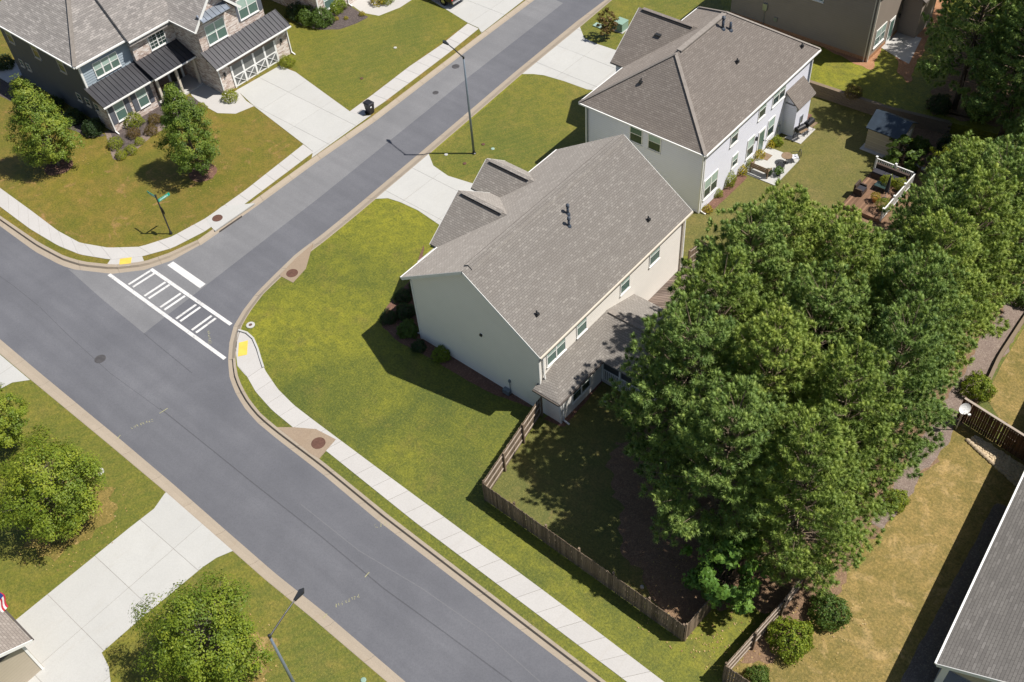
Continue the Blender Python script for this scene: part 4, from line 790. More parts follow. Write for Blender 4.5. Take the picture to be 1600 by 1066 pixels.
# ================================================================== fences, walls, street furniture
PK = {}
def fence(name, label, runs, hgt=1.8, m='fence_wood', rail='fence_rail', cap=False, group=None):
    """runs: (a, b, side) - pickets on the line a-b, rails and posts to its left (side +1) or right (-1)"""
    o = thing(name, label, 'fence', runs[0][0], group); wv = .14
    for v in range(3):
        if (hgt, m, v) not in PK: PK[hgt, m, v] = mesh_of(MB().hull([(-.063, -.011, .03), (.063, -.011, .03), (.063, .011, .03), (-.063, .011, .03)], [(-.063, -.011, hgt-.02*v), (.063, -.011, hgt-.02*v), (.063, .011, hgt-.02*v), (-.063, .011, hgt-.02*v)]), m, 'picket')
    for a, b, side in runs:
        a = Vector(a); b = Vector(b); d = (b-a); L = d.length; d.normalize(); n = Vector((-d.y, d.x, 0))*side; rz = math.atan2(d.y, d.x); k = int(L/wv)
        for i in range(k): piece('picket', PK[hgt, m, random.randrange(3)], o, a+d*(wv*(i+.5))+Vector((0, 0, random.uniform(-.015, .015))), rz+random.uniform(-.02, .02), (random.uniform(-.008, .008), random.uniform(-.006, .006)))
        for z in (.35, hgt*.55, hgt-.22): MB().beam(a+n*.035+Vector((0, 0, z)), b+n*.035+Vector((0, 0, z)), .042, .09).build('rail', rail, o)
        q = max(1, round(L/2.5))
        for i in range(q+1): MB().obox(a+d*(L*i/q)+n*.105, d, n, .1, .1, hgt+.06).build('post', m, o)
        if cap: MB().beam(a+n*.03+Vector((0, 0, hgt+.05)), b+n*.03+Vector((0, 0, hgt+.05)), .15, .04).build('cap_rail', 'fence_rail', o)
    return o
F0, F1, F2, F3 = Vector((-25.95, 29.1, 0)), g(757, 781), g(1068, 1003), g(1119, 944)
fence('yard_fence', 'weathered board fence round the shaded back yard of the cream house', [(F0, F1, 1), (F1, F2, 1), (F2, F3, 1), (F3, F3+(F3-F2).normalized()*4.0, 1)], 1.75)
fence('neighbour_fence', 'weathered board fence around the dry yard at the bottom edge', [(g(1128, 1063), g(1216, 964), -1), (g(1216, 964), g(1250, 918), -1), (g(1128, 1063), g(1190, 1105), 1)], 1.75)
fence('brown_fence', 'dark brown stained board fence above the pale stone bed at right edge', [(g(1494, 654), g(1556, 694), 1), (g(1556, 694), g(1606, 726), 1), (g(1606, 726), g(1700, 788), 1)], 1.85, 'fence_brown', 'fence_rail', True)
fence('garden_fence', 'dark board fence between the cream house deck and white house lawn', [(Vector((-25.9, 45.2, 0)), Vector((-25.7, 46.6, 0)), -1), (Vector((-25.7, 46.6, 0)), Vector((-20.2, 46.5, 0)), -1)], 1.75)
# stone bed under the brown fence
random.seed(5); sb = gl([(1513, 688), (1534, 708), (1590, 758), (1690, 840), (1715, 805), (1606, 732), (1556, 700), (1524, 680)])
sheet('stone_bed', sb, .015, 'stone_pale'); poly = [(p.x, p.y) for p in sb]; mb = MB(); cnt = 0
def inside(p, P):
    r = False
    for (x1, y1), (x2, y2) in zip(P, P[1:]+P[:1]):
        if (y1 > p[1]) != (y2 > p[1]) and p[0] < (x2-x1)*(p[1]-y1)/(y2-y1)+x1: r = not r
    return r
xs = [p[0] for p in poly]; ys = [p[1] for p in poly]
while cnt < 900:
    p = (random.uniform(min(xs), max(xs)), random.uniform(min(ys), max(ys)))
    if inside(p, poly): r = random.uniform(.05, .09); mb.ball((*p, .03), r, r*random.uniform(.7, 1.2), r*.6, 6, 4); cnt += 1
stuff(tag(mb.build('stones', 'stone_pale', recalc=False), 'pale rounded stones filling the bed below the brown fence', 'stones'))
ed = resample(gl([(1512, 689), (1534, 710), (1590, 760), (1640, 800)]), 26)
es = thing('stone_edging', 'rough stone edging along the pale stone bed by the dry lawn', 'edging', ed[0])
for p in ed[:-1]: r = random.uniform(.13, .19); MB().ball(p+Vector((0, 0, .05)), r, r*.8, r*.7, 7, 5).build('stone', 'stone_edge', es)
# retaining wall of stacked blocks
rwl = thing('retaining_wall', 'low brown block retaining wall below the taupe house terrace', 'wall', (-29.8, 68.25, 0)); path = [Vector((-30.4, 68.2, 0)), Vector((-29.9, 68.22, 0)), Vector((-22.6, 68.55, 0)), Vector((-18.2, 69.4, 0))]
bme = [mesh_of(MB().box(-.215, .215, -.14, .14, 0, .185), 'block_stone', 'block') for _ in range(1)][0]; pts = resample(path, 28)
for row in range(5):
    for i in range(28):
        a, b = pts[i], pts[i+1]; p = a.lerp(b, .5 if row % 2 else .98); d = (b-a).normalized(); n = Vector((-d.y, d.x, 0)); piece('block', bme, rwl, p+n*(.02*row+random.uniform(-.01, .01))+Vector((0, 0, row*.19)), math.atan2(d.y, d.x)+random.uniform(-.02, .02))
capm = mesh_of(MB().box(-.215, .215, -.17, .17, 0, .09), 'block_stone', 'cap_block')
for i in range(28): a, b = pts[i], pts[i+1]; d = (b-a).normalized(); piece('cap_block', capm, rwl, a.lerp(b, .5)+Vector((-d.y, d.x, 0))*.1+Vector((0, 0, .945)), math.atan2(d.y, d.x))
w2 = thing('yard_retaining_wall', 'grey timber edged drop along the upper dry yard at right edge', 'wall', g(1545, 600)); q = resample(gl([(1540, 606), (1560, 562), (1600, 500), (1640, 445)]), 14)
for a, b in zip(q, q[1:]): MB().beam(a+Vector((0, 0, .18)), b+Vector((0, 0, .18)), .22, .36).build('block', 'block_stone', w2)
# lamp posts
def lamp(label, base, h, arm, col):
    base = Vector(base); o = thing('street_lamp', label, 'street lamp', base, 'lamp posts along the streets'); top = base+Vector((0, 0, h)); arm = Vector(arm)
    MB().tube([base, base+Vector((0, 0, h*.5)), top], [.10, .085, .06], 10).build('pole', col, o, True); MB().lathe(base, [(.17, 0), (.17, .06), (.11, .10), (.11, .28)], 14).build('base_plate', 'black_metal', o)
    MB().tube([top-Vector((0, 0, .05)), top+arm*.5+Vector((0, 0, .10)), top+arm*.86+Vector((0, 0, .14))], [.045, .04, .035], 8).build('arm', 'black_metal', o); MB().lathe(top-Vector((0, 0, .12)), [(.075, 0), (.075, .2), (.03, .24)], 10).build('cap', 'black_metal', o)
    e = top+arm+Vector((0, 0, .14)); d = arm.normalized(); hd = MB(); t = Vector((-d.y, d.x, 0)); s0 = top+arm*.78+Vector((0, 0, .14))
    hd.hull([s0-t*.06-up*.04, s0+t*.06-up*.04, e+t*.15-up*.07, e+d*.2-up*.05, e-t*.15-up*.07], [s0-t*.05+up*.05, s0+t*.05+up*.05, e+t*.13+up*.05, e+d*.18+up*.03, e-t*.13+up*.05]); hd = hd.build('lamp_head', 'black_metal', o); MB().lathe(e-up*.09-d*.05, [(.10, -.03), (.11, .02)], 12).build('lens', 'white_trim', hd)
    return o
b1 = g(740.6, 240); b1t = b1+Vector((0, 0, 8.72)); tip = g(694, 65, 8.86); lamp('grey street lamp post on the lawn beside the side street', b1, 8.72, (tip.x-b1.x, tip.y-b1.y, 0), 'grey_metal')
b2 = Vector((-23.34, 7.36, 0)); tip = g(471, 924, 8.7); lamp('grey street lamp post whose top reaches in at the bottom edge', b2, 8.57, (tip.x-b2.x, tip.y-b2.y, 0), 'grey_metal')
# street sign
b = g(267.5, 365.6); ss = thing('street_sign', 'dark post with green street name blades on the far corner lawn', 'street sign', b); MB().tube([b, b+up*3.7], .055, 10).build('post', 'black_metal', ss); MB().lathe(b+up*3.7, [(.07, -.05), (.08, .03), (.03, .1)], 10).build('finial', 'black_metal', ss); MB().lathe(b, [(.11, 0), (.10, .2), (.06, .3)], 10).build('base', 'black_metal', ss)
for ang, z, flat in ((math.pi/2, 3.05, 1), (math.pi, 3.4, 0)):
    d = Vector((math.cos(ang), math.sin(ang), 0)); n = Vector((d.y, -d.x, 0)) if flat else Vector((-d.y, d.x, 0)); bl = MB().obox(b+d*.56+up*z, d, n, 1.0, .02, .24).build('name_blade', 'sign_green', ss)
    random.seed(int(z*10))
    for k in range(8): MB().obox(b+d*(.2+.092*k)+n*.013+up*(z+.07), d, n, random.uniform(.04, .07), .004, random.uniform(.09, .12)).build('lettering', 'sign_white', bl)
n = Vector((.2, 1, 0)).normalized(); MB().lathe(b+n*.08+up*2.25, [(.34, -.008), (.34, .008)], 8, axis=n).build('stop_plate', 'black_metal', ss)
# wheeled bin
b = g(579, 177); wb = thing('wheeled_bin', 'black wheeled rubbish bin standing by the pavement at the driveway corner', 'bin', b); mb = MB().hull([b+Vector(p) for p in ((-.22, -.24, .06), (.22, -.24, .06), (.22, .24, .06), (-.22, .24, .06))], [b+Vector(p) for p in ((-.33, -.30, 1.02), (.33, -.30, 1.02), (.33, .30, 1.02), (-.33, .30, 1.02))]); mb.build('body', 'plastic_black', wb)
MB().hull([b+Vector(p) for p in ((-.36, -.33, 1.025), (.36, -.33, 1.025), (.36, .33, 1.025), (-.36, .33, 1.025))], [b+Vector(p) for p in ((-.30, -.27, 1.12), (.30, -.27, 1.10), (.30, .27, 1.10), (-.30, .27, 1.12))]).build('lid', 'plastic_black', wb); MB().tube([b+Vector((-.42, -.28, 1.04)), b+Vector((-.42, .28, 1.04))], .025, 8).build('handle', 'plastic_black', wb)
for q in (-.28, .28): MB().lathe(b+Vector((-.24, q, .13)), [(.13, -.03), (.13, .03)], 14, axis=(0, 1, 0)).build('wheel', 'rubber', wb)
MB().obox(b+Vector((.325, -.1, .72)), (0, 1, 0), (1, 0, 0), .16, .02, .10).build('sticker', 'sign_white', wb)
# green utility boxes by the white house
b = g(970, 46); ub = thing('transformer_box', 'pale green utility transformer box on a pad beside the small tree', 'utility box', b); MB().obox(b-up*.02, (1, 0, 0), (0, 1, 0), 1.15, 1.15, .10).build('pad', 'concrete', ub); MB().obox(b+up*.08, (1, 0, 0), (0, 1, 0), .95, .95, .72).build('cabinet', 'box_green', ub); MB().obox(b+up*.80, (1, 0, 0), (0, 1, 0), 1.0, 1.0, .05).build('lid', 'box_green', ub); MB().obox(b+Vector((0, -.48, .15)), (1, 0, 0), (0, 1, 0), .5, .03, .5).build('door', 'box_green', ub)
b = g(935, 41); ub = thing('utility_lid', 'flat pale green utility lid in the grass by the side street', 'utility box', b); MB().obox(b-up*.02, (1, 0, 0), (0, 1, 0), .85, .6, .12).build('lid', 'plastic_green', ub); MB().obox(b+up*.09, (1, 0, 0), (0, 1, 0), .5, .3, .03).build('plate', 'plastic_green', ub)
for u, v, m, lab in ((697, 242, 'concrete_new', 'small white meter lid in the shadow of the lamp post'), (755, 226, 'rusty_iron', 'rusty meter lid in the grass right of the lamp post'), (770, 233, 'plastic_green', 'pale green meter lid right of the lamp post'), (726, 256, 'rusty_iron', 'rusty meter lid in the grass below the lamp post'), (565, 123, 'rusty_iron', 'rusty meter lid in the lawn above the wheeled bin'), (617.5, 75, 'concrete_new', 'small white disc in the lawn right of the garage'), (946, 628, 'concrete_new', 'small white ball on the shaded lawn by the rear porch'), (1003, 919, 'concrete_new', 'small white ball near the lower fence in the back yard'), (568, 1063, 'box_green', 'teal utility marker in the near lawn at the bottom edge')):
    b = g(u, v); (tag(MB().lathe(b, [(.15, -.02), (.15, .04), (.12, .06), (.02, .065)], 12).build('meter_lid', m), lab, 'utility lid') if 'ball' not in lab else tag(MB().ball(b+up*.11, .12, .12, .12).build('yard_ball', m, None, True), lab, 'ball'))

# ================================================================== shed, patios, furniture, vehicles
sc = g(1350, 231); sx = g(1397, 241); sh = thing('garden_shed', 'beige garden shed with dark blue roof at the end of the white house lawn', 'shed', sc)
dx, dy, hh = 2.6, 2.3, 2.0; x0, y0 = sc.x, sc.y; MB().box(x0, x0+dx, y0, y0+dy, 0, hh).build('wall', 'siding_beige', sh); MB().hull([(x0, y0, hh), (x0, y0+dy, hh), (x0, y0+dy/2, hh+.7)], [(x0+dx, y0, hh), (x0+dx, y0+dy, hh), (x0+dx, y0+dy/2, hh+.7)]).build('gable', 'siding_beige', sh)
MB().slab([(x0-.15, y0-.2, hh-.05), (x0+dx+.15, y0-.2, hh-.05), (x0+dx+.15, y0+dy/2, hh+.8), (x0-.15, y0+dy/2, hh+.8)], .07).slab([(x0-.15, y0+dy+.2, hh-.05), (x0+dx+.15, y0+dy+.2, hh-.05), (x0+dx+.15, y0+dy/2, hh+.8), (x0-.15, y0+dy/2, hh+.8)], .07).build('roof', 'shed_roof', sh)
MB().box(x0-.2, x0+dx+.1, y0-.35, y0+dy+.1, -.05, .06).build('base', 'concrete', sh); MB().box(x0+dx, x0+dx+.05, y0+.5, y0+1.8, .1, 1.8).build('door', 'white_trim', sh)
for k in range(4): MB().box(x0-.01, x0+dx+.01, y0-.012, y0, .35+k*.42, .37+k*.42).build('batten', 'cream_trim', sh)
st = thing('stepping_stones', 'pale stepping stones between the shed and the pines', 'stones', (x0+3.2, y0+.4, 0))
for k in range(4): MB().obox((x0+3.1+.55*k, y0+.5-.12*k, 0), (1, .3, 0), (-.3, 1, 0), .42, .36, .07).build('stone', 'concrete', st)
# white house patio
pt = struct(MB().prism([(-28.35, 56.35), (-25.55, 56.4), (-25.6, 60.2), (-28.35, 60.15)], -.08, .06).build('patio', 'concrete_new'))
struct(MB().prism([(-27.9, 61.9), (-26.5, 61.9), (-26.5, 64.2), (-27.4, 64.2)], -.08, .045).build('grill_pad', 'concrete')); sheet('corner_planter', [(-28.4, 64.6), (-27.6, 64.6), (-27.6, 65.7), (-28.4, 65.7)], .05, 'mulch_red', .1)
tag(MB().prism([(-28.2, 58.6), (-27.5, 58.6), (-27.5, 59.4), (-28.2, 59.4)], .05, .075).build('door_mat', 'bench_wood'), 'brown mat on the patio at the white house door', 'mat')
b = Vector((-27.15, 56.75, .06)); bn = thing('garden_bench', 'brown slatted bench with its back to the lawn on the white house patio', 'bench', b)
for k in range(4): MB().box(b.x-.75, b.x+.75, b.y+.02+.12*k, b.y+.12+.12*k, .46, .50).build('seat_slat', 'bench_wood', bn)
for k in range(3): MB().box(b.x-.75, b.x+.75, b.y-.05, b.y-.015, .58+.14*k, .68+.14*k).build('back_slat', 'bench_wood', bn)
for x in (-.72, .72):
    for y in (-.03, .44): MB().box(b.x+x-.035, b.x+x+.035, b.y+y-.035, b.y+y+.035, .06, .98 if y < 0 else .70).build('leg', 'bench_wood', bn)
    MB().box(b.x+x-.05, b.x+x+.05, b.y-.05, b.y+.5, .70, .74).build('arm', 'bench_wood', bn)
for x in (-.35, .3): MB().ball((b.x+x, b.y+.14, .62), .17, .08, .16, 10, 6).build('cushion', 'cushion_white', bn)
tb = Vector((-26.25, 59.2, .06)); t = thing('patio_table', 'small brown patio table between wire chairs on the white house patio', 'table', tb); MB().lathe(tb, [(.42, .64), (.42, .68)], 18).build('tabletop', 'bench_wood', t); MB().lathe(tb, [(.22, 0), (.05, .04), (.035, .1), (.035, .64)], 10).build('stem', 'black_metal', t)
def wire_chair(p, rz, label, cushion):
    p = Vector(p); c = thing('patio_chair', label, 'chair', p, 'wire chairs on the patio'); R = Matrix.Rotation(rz, 3, 'Z'); W_ = lambda x, y, z: p+R @ Vector((x, y, z))
    MB().hull([W_(-.26, -.25, .40), W_(.26, -.25, .40), W_(.26, .25, .40), W_(-.26, .25, .40)], [W_(-.26, -.25, .43), W_(.26, -.25, .43), W_(.26, .25, .43), W_(-.26, .25, .43)]).build('seat', cushion, c)
    mb = MB()
    for k in range(9): a = math.pi*k/8; mb.tube([W_(-.26*math.cos(a), -.27, .42), W_(-.27*math.cos(a), -.36, .60+.40*math.sin(a))], .012, 5)
    mb.tube([W_(-.28*math.cos(math.pi*k/12), -.37, .60+.42*math.sin(math.pi*k/12)) for k in range(13)], .022, 6); mb.build('backrest', 'black_metal', c)
    for x in (-.25, .25):
        for y in (-.25, .25): MB().tube([W_(x, y, .41), W_(x*1.15, y*1.15, 0)], .017, 6).build('leg', 'black_metal', c)
        MB().tube([W_(x, -.33, .64), W_(x*1.2, 0, .68), W_(x*1.1, .22, .62), W_(x, .24, .42)], .016, 6).build('arm', 'black_metal', c)
wire_chair((-25.85, 59.75, .06), -.8+math.pi, 'wire patio chair with white cushion nearest the lawn corner', 'cushion_white'); wire_chair((-26.15, 58.15, .06), .3, 'dark wire patio chair with grey seat near the potted shrubs', 'cushion_dark')
def grill(p, rz, label, r):
    p = Vector(p); o = thing('barrel_grill', label, 'grill', p, 'black grills by the bump-out'); R = Matrix.Rotation(rz, 3, 'Z'); W_ = lambda x, y, z: p+R @ Vector((x, y, z)); ax = R @ Vector((1, 0, 0))
    MB().lathe(W_(0, 0, .85), [(r*.7, -.45), (r, -.40), (r, .40), (r*.7, .45)], 16, axis=ax).build('barrel', 'plastic_black', o); MB().lathe(W_(.45, .12, .6), [(.18, -.2), (.2, -.15), (.2, .15), (.18, .2)], 12, axis=ax).build('firebox', 'plastic_black', o); MB().tube([W_(-.3, -.1, 1.1), W_(-.3, -.1, 1.5)], .05, 8).build('chimney', 'black_metal', o); MB().obox(W_(0, -r-.15, .80), ax, R @ Vector((0, 1, 0)), .8, .22, .03).build('shelf', 'bench_wood', o)
    for x in (-.35, .35):
        for y in (-.18, .18): MB().tube([W_(x, y, .7), W_(x*1.1, y*1.3, 0)], .022, 6).build('leg', 'black_metal', o)
grill((-27.05, 62.55, .045), 1.3, 'black barrel grill nearer the patio beside the bump-out', .24); grill((-26.85, 63.6, .045), 1.5, 'black barrel grill at the far end of the grill pad', .26)
# raised deck with white railing
dk = thing('garden_deck', 'small brown deck with white railing between lawn and pines', 'deck', (-19, 60, 0)); Z0 = .30; dx0, dx1, dy0, dy1 = -20.5, -17.5, 57.0, 62.0
bd = mesh_of(MB().box(-.068, .068, 0, dy1-dy0, 0, .03), 'deck_redwood', 'board')
for k in range(21): piece('board', bd, dk, (dx0+.07+k*.1435, dy0, Z0))
MB().box(dx0+.03, dx1-.03, dy0+.03, dy1-.03, 0, Z0-.005).build('frame', 'deck_redwood', dk)
bl = mesh_of(MB().box(-.02, .02, -.02, .02, 0, .82), 'white_trim', 'baluster')
for (ax_, ay_), (bx_, by_) in (((dx0, dy1), (dx1, dy1)), ((dx1, dy1), (dx1, dy0))):
    a, b = Vector((ax_, ay_, Z0)), Vector((bx_, by_, Z0)); L = (b-a).length; d = (b-a).normalized(); n = round(L/1.5)
    for i in range(n+1): p = a+d*L*i/n; q = MB().obox(p, d, (-d.y, d.x, 0), .11, .11, 1.12).build('post', 'white_trim', dk); MB().obox(p+up*1.12, d, (-d.y, d.x, 0), .15, .15, .06).build('cap', 'white_trim', q)
    for z in (.1, .98): MB().beam(a+up*z, b+up*z, .07, .07).build('rail', 'white_trim', dk)
    for i in range(int(L/.14)): piece('baluster', bl, dk, a+d*(.1+i*.14)+up*.13)
sf = thing('outdoor_sofa', 'long dark wicker sofa along the far railing of the garden deck', 'sofa', (-19.1, 61.4, Z0+.03)); MB().box(-20.3, -17.8, 61.0, 61.8, Z0+.05, Z0+.42).build('base', 'wicker', sf); MB().box(-20.3, -17.8, 61.62, 61.82, Z0+.42, Z0+.85).build('backrest', 'wicker', sf)
for k in range(3): MB().box(-20.25+.82*k, -19.46+.82*k, 61.02, 61.6, Z0+.42, Z0+.54).build('cushion', 'cushion_dark', sf)
ac = thing('outdoor_armchair', 'dark wicker armchair at the lawn side of the garden deck', 'chair', (-20.1, 58.9, Z0+.03)); MB().box(-20.45, -19.75, 58.5, 59.3, Z0+.05, Z0+.40).build('base', 'wicker', ac); MB().box(-20.45, -20.3, 58.5, 59.3, Z0+.40, Z0+.85).build('backrest', 'wicker', ac); MB().box(-20.28, -19.76, 58.6, 59.2, Z0+.40, Z0+.50).build('cushion', 'cushion_dark', ac)
for y in (58.45, 59.2): MB().box(-20.4, -19.8, y, y+.12, Z0+.40, Z0+.62).build('arm', 'wicker', ac)
ct = thing('coffee_table', 'low dark table in the middle of the garden deck', 'table', (-19.0, 60.1, Z0+.03)); MB().box(-19.5, -18.5, 59.8, 60.4, Z0+.38, Z0+.43).build('tabletop', 'glass_dark', ct)
for x in (-19.45, -18.55):
    for y in (59.85, 60.35): MB().box(x-.03, x+.03, y-.03, y+.03, Z0+.03, Z0+.38).build('leg', 'black_metal', ct)
um = Vector((-18.3, 59.2, Z0+.03)); u_ = thing('closed_umbrella', 'closed dark patio umbrella standing on the garden deck', 'umbrella', um); MB().tube([um, um+up*2.3], .025, 8).build('pole', 'white_trim', u_); MB().lathe(um, [(.06, .75), (.17, .8), (.12, 1.5), (.04, 2.25)], 10).build('canopy', 'cushion_dark', u_); MB().lathe(um, [(.25, 0), (.25, .06), (.06, .1)], 14).build('base', 'black_metal', u_)
# satellite dish
b = g(1493, 672); sd_ = thing('satellite_dish', 'white satellite dish on a pole at the end of the brown fence', 'satellite dish', b); MB().tube([b, b+up*1.95], .035, 8).build('pole', 'galvanised', sd_); n = Vector((.62, -.62, .48)).normalized()
MB().lathe(b+up*2.05, [(.05, -.07), (.17, -.055), (.28, -.015), (.345, .03), (.352, .035), (.28, 0.0), (.17, -.04), (.03, -.055)], 24, axis=n).build('dish', 'white_trim', sd_); MB().tube([b+up*1.75+n*.05, b+up*1.85+n*.62], .02, 6).build('arm', 'white_trim', sd_); MB().obox(b+up*1.82+n*.64, (1, 1, 0), (1, -1, 0), .16, .10, .10).build('receiver', 'white_trim', sd_)
# pickup truck at the top edge
b = g(712, 14); tk = thing('pickup_truck', 'dark brown pickup truck parked tail out on the far driveway', 'truck', b+Vector((-2.6, 0, 0))); bx, by = b.x-.25, b.y+.75
def tp(prof, y0, y1): return MB().hull([(bx+x, by+y0, z) for x, z in prof], [(bx+x, by+y1, z) for x, z in prof])
tp([(-5.6, .55), (0, .55), (0, 1.12), (-1.9, 1.15), (-3.9, 1.12), (-5.55, 1.05), (-5.7, .8)], -.95, .95).build('body', 'car_brown', tk)
tp([(-1.88, 1.1), (-1.98, 1.78), (-3.2, 1.82), (-4.1, 1.1)], -.80, .80).build('cab', 'car_brown', tk); tp([(-1.86, 1.2), (-1.95, 1.68), (-3.15, 1.72), (-3.95, 1.2)], -.82, .82).build('side_window', 'car_glass', tk)
MB().box(bx-1.8, bx-.08, by-.82, by+.82, 1.05, 1.156).build('bed_floor', 'plastic_black', tk)
for y in (-.94, .84): MB().box(bx-1.88, bx-.02, by+y, by+y+.10, 1.1, 1.32).build('bed_side', 'car_brown', tk)
tg = MB().box(bx-.07, bx+.02, by-.86, by+.86, .72, 1.30).build('tailgate', 'plastic_black', tk); MB().box(bx+.02, bx+.04, by-.15, by+.15, 1.1, 1.18).build('handle', 'black_metal', tg)
bm_ = MB().box(bx, bx+.16, by-.92, by+.92, .48, .68).build('bumper', 'chrome', tk); MB().box(bx+.16, bx+.175, by-.16, by+.16, .52, .66).build('licence_plate', 'sign_white', bm_)
for y in (-.92, .78): MB().box(bx-.1, bx+.03, by+y, by+y+.14, .78, 1.12).build('tail_light', 'lamp_red', tk)
for x in (-1.1, -4.6):
    for y in (-.86, .86):
        w_ = MB().lathe((bx+x, by+y, .39), [(.28, -.13), (.39, -.10), (.39, .10), (.28, .13)], 20, axis=(0, 1, 0)).build('wheel', 'rubber', tk); MB().lathe((bx+x, by+y+math.copysign(.1, y), .39), [(.22, -.035), (.20, .035), (.06, .04)], 14, axis=(0, 1, 0)).build('rim', 'chrome', w_)
# the dark wheel edge of a car at the left edge of the road
b = g(-22, 368, -.15); pc = thing('parked_car', 'dark car standing by the far kerb, its bumper just at the left edge', 'car', b+Vector((-2.2, 0, 0))); bx, by = b.x+.28, b.y-.35
def cp(prof, y0, y1): return MB().hull([(bx+x, by+y0, z-.15) for x, z in prof], [(bx+x, by+y1, z-.15) for x, z in prof])
cp([(-4.4, .3), (-.05, .3), (0, .6), (-.15, .85), (-1.2, .95), (-3.6, 1.0), (-4.4, .85)], -.9, .9).build('body', 'plastic_black', pc); cp([(-1.2, .95), (-1.9, 1.42), (-3.2, 1.45), (-3.9, 1.0)], -.75, .75).build('cabin', 'car_glass', pc)
for x in (-.85, -3.5):
    for y in (-.82, .82): MB().lathe((bx+x, by+y, .17), [(.24, -.1), (.32, -.08), (.32, .08), (.24, .1)], 18, axis=(0, 1, 0)).build('wheel', 'rubber', pc)

# ================================================================== plants
def raw(name, V, Fc, m, clump=None):
    me = bpy.data.meshes.new(name); V = np.asarray(V, np.float32); Fc = np.asarray(Fc, np.int32); k = Fc.shape[1]
    me.vertices.add(len(V)); me.vertices.foreach_set('co', V.ravel()); me.loops.add(Fc.size); me.loops.foreach_set('vertex_index', Fc.ravel()); me.polygons.add(len(Fc)); me.polygons.foreach_set('loop_start', np.arange(0, Fc.size, k, dtype=np.int32))
    me.update(calc_edges=True); me.materials.append(MATS[m])
    if clump is None: clump = np.random.default_rng(len(V)).uniform(0, 1, len(Fc)).repeat(k)
    a = me.attributes.new('clump', 'FLOAT', 'POINT'); a.data.foreach_set('value', np.asarray(clump, np.float32)); return me
def leaf_cards(C, N, size, rng, aspect=.62):
    """one quad per centre C facing about N"""
    n = len(C); N = N/np.linalg.norm(N, axis=1, keepdims=True); R = rng.normal(size=(n, 3)); U = np.cross(N, R); U /= np.linalg.norm(U, axis=1, keepdims=True); V = np.cross(N, U); s = size*rng.uniform(.65, 1.3, (n, 1))
    a = U*s*.5; b = V*s*.5*aspect; P = np.stack([C-a, C+b*.9-a*.1, C+a, C-b*.9-a*.1], 1).reshape(-1, 3); return P, np.arange(4*n).reshape(-1, 4)
def tree_mesh(seed, h, r, z0, nclump, per, size, shape='ovate', m='leaf_maple'):
    rng = np.random.default_rng(seed); C = []; N = []; tips = []; ph = rng.uniform(0, 6.28, 6)
    for _ in range(nclump):
        t = rng.beta(1.25, 1.5); z = z0+(h-z0)*t
        if shape == 'ovate': rad = r*(min(1, (t+.10)/.34)**.7)*(1 if t < .26 else ((1-t)/.74)**.78)+.12
        else: rad = r*(max(0, 1-abs(2*t-.92)**2.3))**.5
        a = rng.uniform(0, 6.283); lob = 1+.16*np.sin(3*a+ph[0]+t*5)+.12*np.sin(5*a+ph[1]-t*7)+.08*np.sin(9*a+ph[2]+t*11); k = rng.uniform(.18, 1)**.45; rr = rad*lob*k
        c = np.array([rr*np.cos(a), rr*np.sin(a), z+rng.normal()*.12]); tips.append((c, k)); out = np.array([np.cos(a)*k, np.sin(a)*k, .55+.5*t]); cr = rng.uniform(.30, .52)*r/2.8+.05
        n = int(per*1.7*rng.uniform(.6, 1.4)); d = rng.normal(size=(n, 3)); d /= np.linalg.norm(d, axis=1, keepdims=True); d *= (rng.uniform(0, 1, (n, 1))**.45)*cr*np.array([1, 1, .62]); C.append(c+d); N.append(out+d/cr*.7+rng.normal(size=(n, 3))*.45)
    cl = np.concatenate([np.full(len(c), rng.uniform()) for c in C]).repeat(4); C = np.concatenate(C); N = np.concatenate(N); V, Fc = leaf_cards(C, N, size, rng); crown = raw('crown', V, Fc, m, cl)
    mb = MB(); mb.tube([(0, 0, -.05), (.03, 0, h*.25), (-.03, .03, h*.55), (0, 0, h*.9)], [.11*h/7, .085*h/7, .055*h/7, .015], 8)
    idx = rng.permutation(len(tips))[:42]
    for i in idx:
        c, k = tips[i]; zb = max(z0*.7, c[2]-.55*np.hypot(c[0], c[1])-.2); mb.tube([(0, 0, zb), (c[0]*.5, c[1]*.5, zb+(c[2]-zb)*.45), tuple(c)], [.035*h/7, .022*h/7, .007], 5, caps=False)
    return crown, mb
def plant(name, label, cat, loc, crown, trunk, bark='bark', group=None, rz=0., sc=1., parts=('crown', 'trunk')):
    o = thing(name, label, cat, loc, group); c = bpy.data.objects.new(parts[0], crown); COL.objects.link(c); c.parent = o; c['_w'] = tuple(loc)
    if trunk is not None:
        t = bpy.data.objects.new(parts[1], trunk); COL.objects.link(t); t.parent = o; t['_w'] = tuple(loc)
    o.rotation_euler = (0, 0, rz); o.scale = (sc,)*3 if not hasattr(sc, '__len__') else sc; return o
def trunk_mesh(mb, m): return mesh_of(mb, m, 'trunk')
